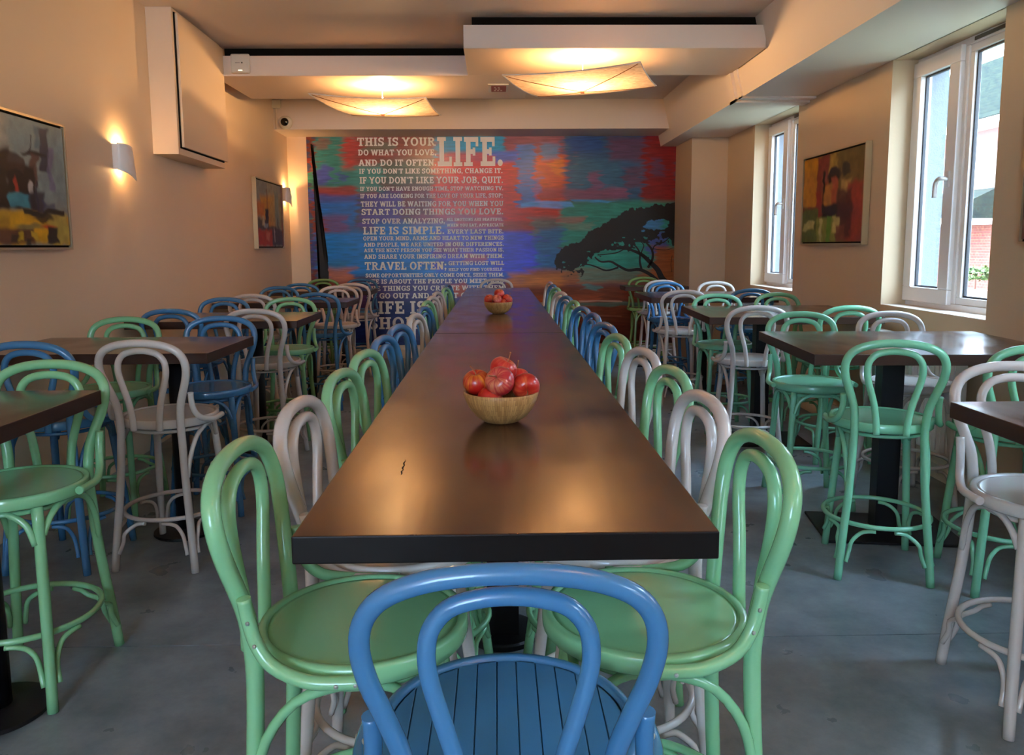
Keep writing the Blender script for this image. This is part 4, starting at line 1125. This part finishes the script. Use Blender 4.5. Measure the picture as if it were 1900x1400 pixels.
tk = [(578.5, 266), (581, 266), (584, 300), (587, 335), (588, 350), (590, 372), (594, 400), (597, 425), (599, 450), (602, 480), (602, 510), (601, 545), (605, 600), (605, 640), (586, 640), (587, 560), (585.5, 470), (583, 400), (581.5, 340), (580, 300)]
poly_mesh('dark_streak', tk, MY - .0010, M_ink, mural, jag=1.3, seed=8)

# ------------------------------------------------------------------ framed paintings
M_canvas = paint_material('canvas_paint', 0.5, (30, 30, 30), .12)
def framed(name, y0, y1, z0, z1, side, patches, base, lab, seed):
    """side -1: on the plain wall (faces +x); side +1: on the window wall (faces -x)"""
    if side < 0:
        root = on_left_wall(name, y0)
        sgn = 1; L = y1 - y0
        off = 0.0
    else:
        root = empty(name, (XR, y0, 0), 0); sgn = -1; L = y1 - y0
    tag(root, lab, 'painting')
    def bx(mb, xa, xb, ya, yb, za, zb): return mb.box(min(sgn * xa, sgn * xb), max(sgn * xa, sgn * xb), ya, yb, za, zb)
    f = MB(); k = .012
    bx(f, .002, .05, 0, L, z0, z0 + k); bx(f, .002, .05, 0, L, z1 - k, z1); bx(f, .002, .05, 0, k, z0 + k, z1 - k); bx(f, .002, .05, L - k, L, z0 + k, z1 - k)
    f.build('frame', M_alu, root)
    g = MB(); bx(g, .002, .030, k, L - k, z0 + k, z1 - k); g.build('backing', M_gap, root)
    c = .024
    im = paint(130, 84, 100, 62, base, patches, seed, warp=(2.2, 1.5), fq=(8, 8))
    if side > 0:   # seen from the room, +y is on the left
        o = painted_grid('canvas', im, (-.044, L - c, z1 - c), (0, -(L - 2 * c), 0), (0, 0, -(z1 - z0 - 2 * c)), M_canvas, root)
    else:
        o = painted_grid('canvas', im, (.044, c, z1 - c), (0, L - 2 * c, 0), (0, 0, -(z1 - z0 - 2 * c)), M_canvas, root)
    g = MB(); bx(g, .030, .0435, c, L - c, z0 + c, z1 - c); g.build('stretcher', M_plastic, root)
    return root
G_ = (140, 150, 140)
framed('framed_painting', 3.50, 4.67, 1.447, 2.145, -1, [
 (0, 0, 100, 34, (150, 160, 150), 10, 1), (52, 0, 100, 40, (134, 156, 156), 8, .9), (20, 0, 50, 22, (176, 170, 150), 12, .8), (78, 2, 86, 24, (60, 66, 80), 1.5, 1), (75, 2, 79, 12, (96, 128, 140), 2, .8), (84, 12, 89, 34, (120, 116, 150), 2, .8),
 (64, 15, 82, 17.5, (40, 36, 30), 1, 1, 'e'), (68, 17, 75, 32, (96, 60, 46), 2, .9), (70, 8, 71, 18, (40, 36, 34), 1, 1), (46, 22, 72, 44, (34, 20, 20), 3, 1), (30, 16, 50, 46, (44, 34, 26), 4, 1), (44, 18, 62, 26, (60, 44, 34), 2, .9), (40, 14, 42, 24, (50, 40, 36), 1, 1),
 (54, 28, 57, 36, (170, 60, 36), 1, 1, 'e'), (63, 30, 68, 37, (206, 204, 200), 1, 1, 'e'), (50, 37, 66, 43, (70, 150, 170), 1.5, 1), (66, 36, 78, 46, (40, 32, 44), 2.5, .9), (78, 40, 90, 46, (60, 66, 100), 2, .7), (72, 30, 74, 46, (46, 40, 60), 1, .9),
 (0, 46, 100, 62, (190, 150, 40), 3, 1), (48, 46, 78, 60, (214, 166, 26), 3, 1), (80, 46, 100, 62, (182, 164, 74), 4, 1), (60, 44, 96, 47, (40, 34, 26), 1.2, 1), (70, 46, 86, 50, (48, 40, 24), 1.2, .9, 'e'),
 (30, 54, 66, 62, (104, 66, 40), 3, 1), (52, 51, 76, 54, (140, 130, 76), 1.5, .9, 'e'), (76, 51.5, 88, 53.5, (196, 76, 34), 1, 1, 'e'), (80, 53, 90, 61, (44, 36, 30), 1.5, 1), (54, 56, 60, 60, (196, 168, 40), 1, .9), (66, 55, 72, 58, (200, 170, 50), 1, .9), (48, 57, 55, 61, (50, 34, 28), 1.5, .9), (60, 58, 64, 61, (40, 30, 26), 1, .9),
 (0, 30, 34, 62, (110, 84, 56), 6, .8)], G_, 'abstract harbour painting in grey, black and yellow nearest to us on the plain wall', 21)
framed('framed_painting', 8.66, 9.86, 1.44, 2.205, -1, [
 (0, 0, 100, 62, (150, 148, 130), 6, 1), (0, 0, 40, 20, (120, 128, 130), 8, .9), (14, 14, 60, 46, (196, 140, 40), 8, 1), (0, 20, 26, 34, (196, 110, 34), 6, .9), (46, 10, 70, 44, (190, 150, 80), 8, .8), (68, 6, 84, 44, (120, 142, 130), 6, .9), (84, 10, 100, 44, (150, 140, 100), 5, .9),
 (35, 8, 38, 40, (110, 60, 36), 2, 1), (30, 26, 42, 46, (40, 30, 34), 3, 1), (0, 36, 30, 46, (50, 44, 44), 4, .9), (0, 42, 70, 48, (54, 56, 66), 3, .9), (22, 40, 38, 44, (150, 176, 190), 2, .8), (18, 32, 26, 42, (206, 196, 150), 3, .8),
 (0, 46, 56, 62, (178, 52, 34), 4, 1), (30, 48, 44, 56, (200, 130, 110), 3, .7), (54, 44, 100, 62, (60, 50, 76), 4, 1), (60, 44, 64, 58, (180, 176, 186), 1, .7), (74, 34, 78, 44, (50, 60, 50), 2, .9), (94, 0, 100, 62, (130, 50, 40), 3, .8)], G_,
 'abstract orange and red harbour painting beside the farther wall lamp', 22)
framed('framed_painting', 5.87, 7.07, 1.447, 2.20, 1, [
 (0, 0, 30, 36, (176, 120, 24), 4, 1), (26, 0, 46, 44, (120, 50, 40), 3, 1), (24, 26, 34, 46, (136, 36, 36), 3, .9), (46, 0, 60, 14, (160, 132, 56), 2.5, 1), (58, 0, 100, 28, (104, 84, 40), 4, 1), (34, 14, 48, 40, (130, 70, 50), 4, .9),
 (36, 12, 40, 44, (34, 24, 28), 2, 1), (44, 10, 66, 20, (40, 28, 32), 2.5, 1, 'e'), (46, 16, 52, 26, (44, 30, 32), 2, 1), (40, 22, 54, 40, (170, 120, 56), 3, .9), (52, 18, 62, 40, (160, 76, 50), 3, .9), (66, 8, 80, 18, (50, 42, 36), 2, 1, 'e'), (66, 20, 82, 32, (190, 160, 90), 4, .8), (76, 22, 100, 62, (146, 50, 40), 5, .9),
 (38, 36, 80, 46, (32, 24, 32), 3, 1), (60, 26, 84, 60, (70, 30, 34), 5, .9), (0, 36, 26, 40, (120, 50, 26), 2, .9), (0, 38, 30, 62, (86, 96, 36), 3, 1), (2, 47, 22, 53, (170, 166, 104), 2, 1), (28, 44, 60, 62, (126, 130, 56), 3, 1), (46, 44, 54, 62, (84, 130, 40), 2, .9), (32, 46, 36, 62, (180, 170, 110), 1.2, .9), (56, 44, 66, 56, (180, 168, 104), 2, .9), (62, 50, 74, 62, (116, 60, 44), 3, .9)], (110, 90, 50),
 'abstract painting in ochre, red and green between the two visible windows', 23)
framed('framed_painting', 2.95, 4.10, 1.447, 2.20, 1, [
 (0, 0, 100, 62, (120, 100, 90), 6, 1), (0, 0, 26, 20, (60, 64, 70), 5, .9), (0, 18, 26, 34, (50, 64, 84), 4, 1), (0, 34, 30, 62, (130, 90, 80), 5, 1), (30, 10, 80, 50, (90, 60, 44), 6, .9)], (90, 80, 70),
 'dark painting cut off beyond the nearer window on the window wall', 24)

# ------------------------------------------------------------------ wall lamps
def sconce(y, z, lab):
    r = on_left_wall('wall_lamp', y); tag(r, lab, 'wall lamp', 'ceramic wall lamps')
    MB().box(0, .016, .03, .17, z - .06, z + .06).build('back_plate', M_ceramic, r)
    # folded ceramic leaf: curls away from the wall, lower corner dropped
    n = 14; v = []; f = []
    for i in range(n + 1):
        s = i / n
        for j in range(n + 1):
            t = j / n
            yy = .002 + s * .170 + .014 * t * s
            zz = z + .095 - t * (.175 + .045 * s) - .012 * s
            xx = .030 + .030 * min(1, s * 3.2) ** .7 + .008 * math.sin(s * PI) + .018 * (t - .5) * (s - .3)
            xx += .012 * max(0, 1 - ((s - .62) ** 2 + (t - .5) ** 2) / .05)
            v.append((xx, yy, zz))
    for i in range(n):
        for j in range(n):
            a = i * (n + 1) + j; f.append((a, a + 1, a + n + 2, a + n + 1))
    o = MB().add(v, f, True).build('shade', M_ceramic, r)
    md = o.modifiers.new('thick', 'SOLIDIFY'); md.thickness = .007
    MB().box(.002, .035, -.004, .012, z - .075, z + .088).build('side_wing', M_ceramic, r)
    MB().lathe([(0, z - .03), (.009, z - .02), (.011, z), (.009, z + .02), (0, z + .028)], 12, .036, .085).build('bulb', M_bulb, r)
    for dz, e in ((.070, 1.0), (-.080, .16)):
        ld = bpy.data.lights.new('sconce_glow', 'POINT'); ld.energy = SCONCE_W * e; ld.color = WARM; ld.shadow_soft_size = .010
        lo = bpy.data.objects.new('lamp_light', ld); COL.objects.link(lo); lo.parent = r; lo.location = (.036, .085, z + dz)
    return r
sconce(5.37, 2.045, 'white folded ceramic wall lamp glowing beside the grey and yellow painting')
sconce(10.06, 2.10, 'small white ceramic wall lamp glowing in the mural corner')

# ------------------------------------------------------------------ fabric ceiling lamps
def fabric_lamp(cor, zc, zlow, lab):
    cx = sum(c[0] for c in cor) / 4; cy = sum(c[1] for c in cor) / 4
    r = empty('ceiling_lamp', (cx, cy, 0)); tag(r, lab, 'ceiling lamp', 'fabric sail lamps')
    A, B, C, D = [(c[0] - cx, c[1] - cy) for c in cor]
    n = 26; v = []; f = []
    def P(u, w_):
        x = (1 - u) * (1 - w_) * A[0] + u * (1 - w_) * B[0] + u * w_ * C[0] + (1 - u) * w_ * D[0]
        y = (1 - u) * (1 - w_) * A[1] + u * (1 - w_) * B[1] + u * w_ * C[1] + (1 - u) * w_ * D[1]
        a, b_ = abs(2 * u - 1), abs(2 * w_ - 1); m_ = max(a, b_); k = min(a, b_)
        z = zlow + (zc - zlow) * (m_ ** 1.25) - .022 * (1 - k * k) * m_ ** 3
        return (x, y, z)
    for i in range(n + 1):
        for j in range(n + 1): v.append(P(i / n, j / n))
    for i in range(n):
        for j in range(n):
            a = i * (n + 1) + j; f.append((a, a + n + 1, a + n + 2, a + 1))
    MB().add(v, f, True).build('fabric_shade', M_fabric, r)
    e = MB()
    for a, b_ in (((0, 0), (1, 0)), ((1, 0), (1, 1)), ((1, 1), (0, 1)), ((0, 1), (0, 0))):
        e.tube([P(a[0] + (b_[0] - a[0]) * t / 10, a[1] + (b_[1] - a[1]) * t / 10) for t in range(11)], .005, 6)
    e.build('edge_wire', M_ceramic, r)
    c = MB()
    for a, b_ in (((0.02, 0.02), (.98, .98)), ((.98, 0.02), (.02, .98))):
        c.tube([tuple(q - (0.004 if k == 2 else 0) for k, q in enumerate(P(a[0] + (b_[0] - a[0]) * t / 20, a[1] + (b_[1] - a[1]) * t / 20))) for t in range(21)], .0028, 6)
    c.box(-.014, .014, -.012, .012, zlow - .016, zlow - .002)
    c.build('cord', M_cord, r)
    s = MB()
    s.lathe([(0, 2.929), (.04, 2.929), (.04, 2.920), (.01, 2.915), (0, 2.915)], 20)
    s.tube([(0, 0, 2.92), (0, 0, zlow)], .0018, 6)
    s.build('ceiling_mount', M_ceramic, r)
    MB().lathe([(0, 2.770), (.014, 2.776), (.020, 2.795), (.014, 2.815), (.006, 2.828), (0, 2.828)], 14).build('bulb', M_bulb, r)
    ld = bpy.data.lights.new('ceiling_lamp_glow', 'POINT'); ld.energy = LAMP_W; ld.color = WARM; ld.shadow_soft_size = .045
    lo = bpy.data.objects.new('lamp_light', ld); COL.objects.link(lo); lo.parent = r; lo.location = (0, -.03, 2.845)
    return r
fabric_lamp([(.057, 6.30), (1.041, 5.873), (1.328, 6.725), (.361, 7.162)], 2.755, 2.672, 'square sagging fabric lamp under the nearer ceiling panel')
fabric_lamp([(-1.593, 7.013), (-.612, 7.226), (-.543, 8.155), (-1.434, 8.106)], 2.755, 2.678, 'square sagging fabric lamp under the ceiling panel by the plain wall')

# two more of the same lamps, unseen, added behind the photographer for warm light
fabric_lamp([(.25, .10), (1.25, -.10), (1.35, .85), (.35, 1.0)], 2.755, 2.672, 'square sagging fabric lamp, unseen, added behind the photographer')
fabric_lamp([(-1.6, -1.9), (-.6, -1.8), (-.6, -.9), (-1.5, -.9)], 2.755, 2.672, 'square sagging fabric lamp, unseen, added near the wall behind the photographer')

# ------------------------------------------------------------------ radiators below the windows
def radiator(y0, y1, lab):
    r = empty('radiator', (0, 0, 0)); tag(r, lab, 'radiator', 'radiators below the windows')
    MB().box(XR - .115, XR - .045, y0, y1, .20, .84).build('panel', M_rad, r)
    bevel(MB().box(XR - .125, XR - .035, y0 - .005, y1 + .005, .84, .86).build('top_grille', M_rad, r), .004)
    n = int((y1 - y0) / .05)
    fm = MB().box(XR - .122, XR - .115, -.014, .014, .22, .83).mesh('fin', M_rad)
    for k in range(n): link('fin', fm, None, r, (0, y0 + .025 + k * .05, 0))
    MB().tube([(XR - .08, y0 + .06, .20), (XR - .08, y0 + .06, .0)], .009, 8).build('pipe', M_rad, r)
    MB().tube([(XR - .08, y1 - .06, .20), (XR - .08, y1 - .06, .0)], .009, 8).build('pipe', M_rad, r)
    br_ = MB(); br_.box(XR - .045, XR - .001, y0 + .2, y0 + .24, .3, .8); br_.box(XR - .045, XR - .001, y1 - .24, y1 - .2, .3, .8); br_.build('bracket', M_rad, r)
radiator(4.46, 5.56, 'white panel radiator below the nearer window')
radiator(7.42, 8.50, 'white panel radiator below the farther window')

# ------------------------------------------------------------------ small ceiling and wall fittings
t = empty('wireless_access_point', (-2.20, 7.172, 3.03)); tag(t, 'rounded square white wireless box on the edge of the ceiling panel', 'access point')
bevel(MB().box(-.082, .082, -.032, 0, -.082, .082).build('case', M_plastic, t), .028, 6)
MB().box(-.04, .0, -.0335, -.0318, .004, .007).build('slot', M_gap, t)
o = MB().lathe([(0, 0), (.006, 0), (.006, .002), (0, .002)], 12).build('status_dot', M_dark, t, (.018, -.0318, .005)); o.rotation_euler = (PI / 2, 0, 0)
MB().box(-.016, .018, -.0335, -.0318, -.062, -.054).build('status_light', mat('led_white', (.9, .85, .6), .4, emis=((1, .9, .6), 1.2)), t)

t = empty('security_camera', (-2.49, 9.75, 2.925)); tag(t, 'round white security camera with dark lens by the plain-wall corner', 'camera')
def lathe_y(name, prof, m, par, seg=32):
    o = MB().lathe(prof, seg).build(name, m, par); o.rotation_euler = (PI / 2, 0, 0); return o
lathe_y('housing', [(0, 0), (.074, 0), (.078, .012), (.074, .035), (.058, .058), (.048, .064), (0, .064)], M_plastic, t)
lathe_y('lens', [(.0, .0642), (.047, .0642), (.046, .070), (.034, .084), (0, .092)], M_dark, t)
t = empty('cable_conduit', (-2.60, 9.75, 2.85)); tag(t, 'thin conduit and small box running down the beam beside the camera', 'conduit')
MB().tube([(0, -.012, 0), (0, -.012, .24)], .009, 8).build('pipe', M_ceil, t)
MB().box(-.05, .06, -.05, 0, .24, .33).build('junction_box', M_plastic, t)

t = empty('ceiling_notice', (.030, 7.72, 2.93)); tag(t, 'small notice plate with red print on the underside of the ceiling panel', 'sign')
MB().box(-.095, .095, -.19, .19, -.006, 0).build('plate', M_plastic, t)
M_red = mat('faded_red_print', lin((150, 84, 76)), .6)
MB().box(-.066, .074, -.13, .15, -.0072, -.006).build('print', M_red, t)
p = MB()
for (a, b_) in ((-.04, .06), (-.01, .06), (.02, .06), (-.03, -.01), (.0, -.01), (-.04, -.08), (-.005, -.08)):
    p.box(a, a + .018, b_, b_ + .045, -.0078, -.0072)
p.build('symbols', M_plastic, t)
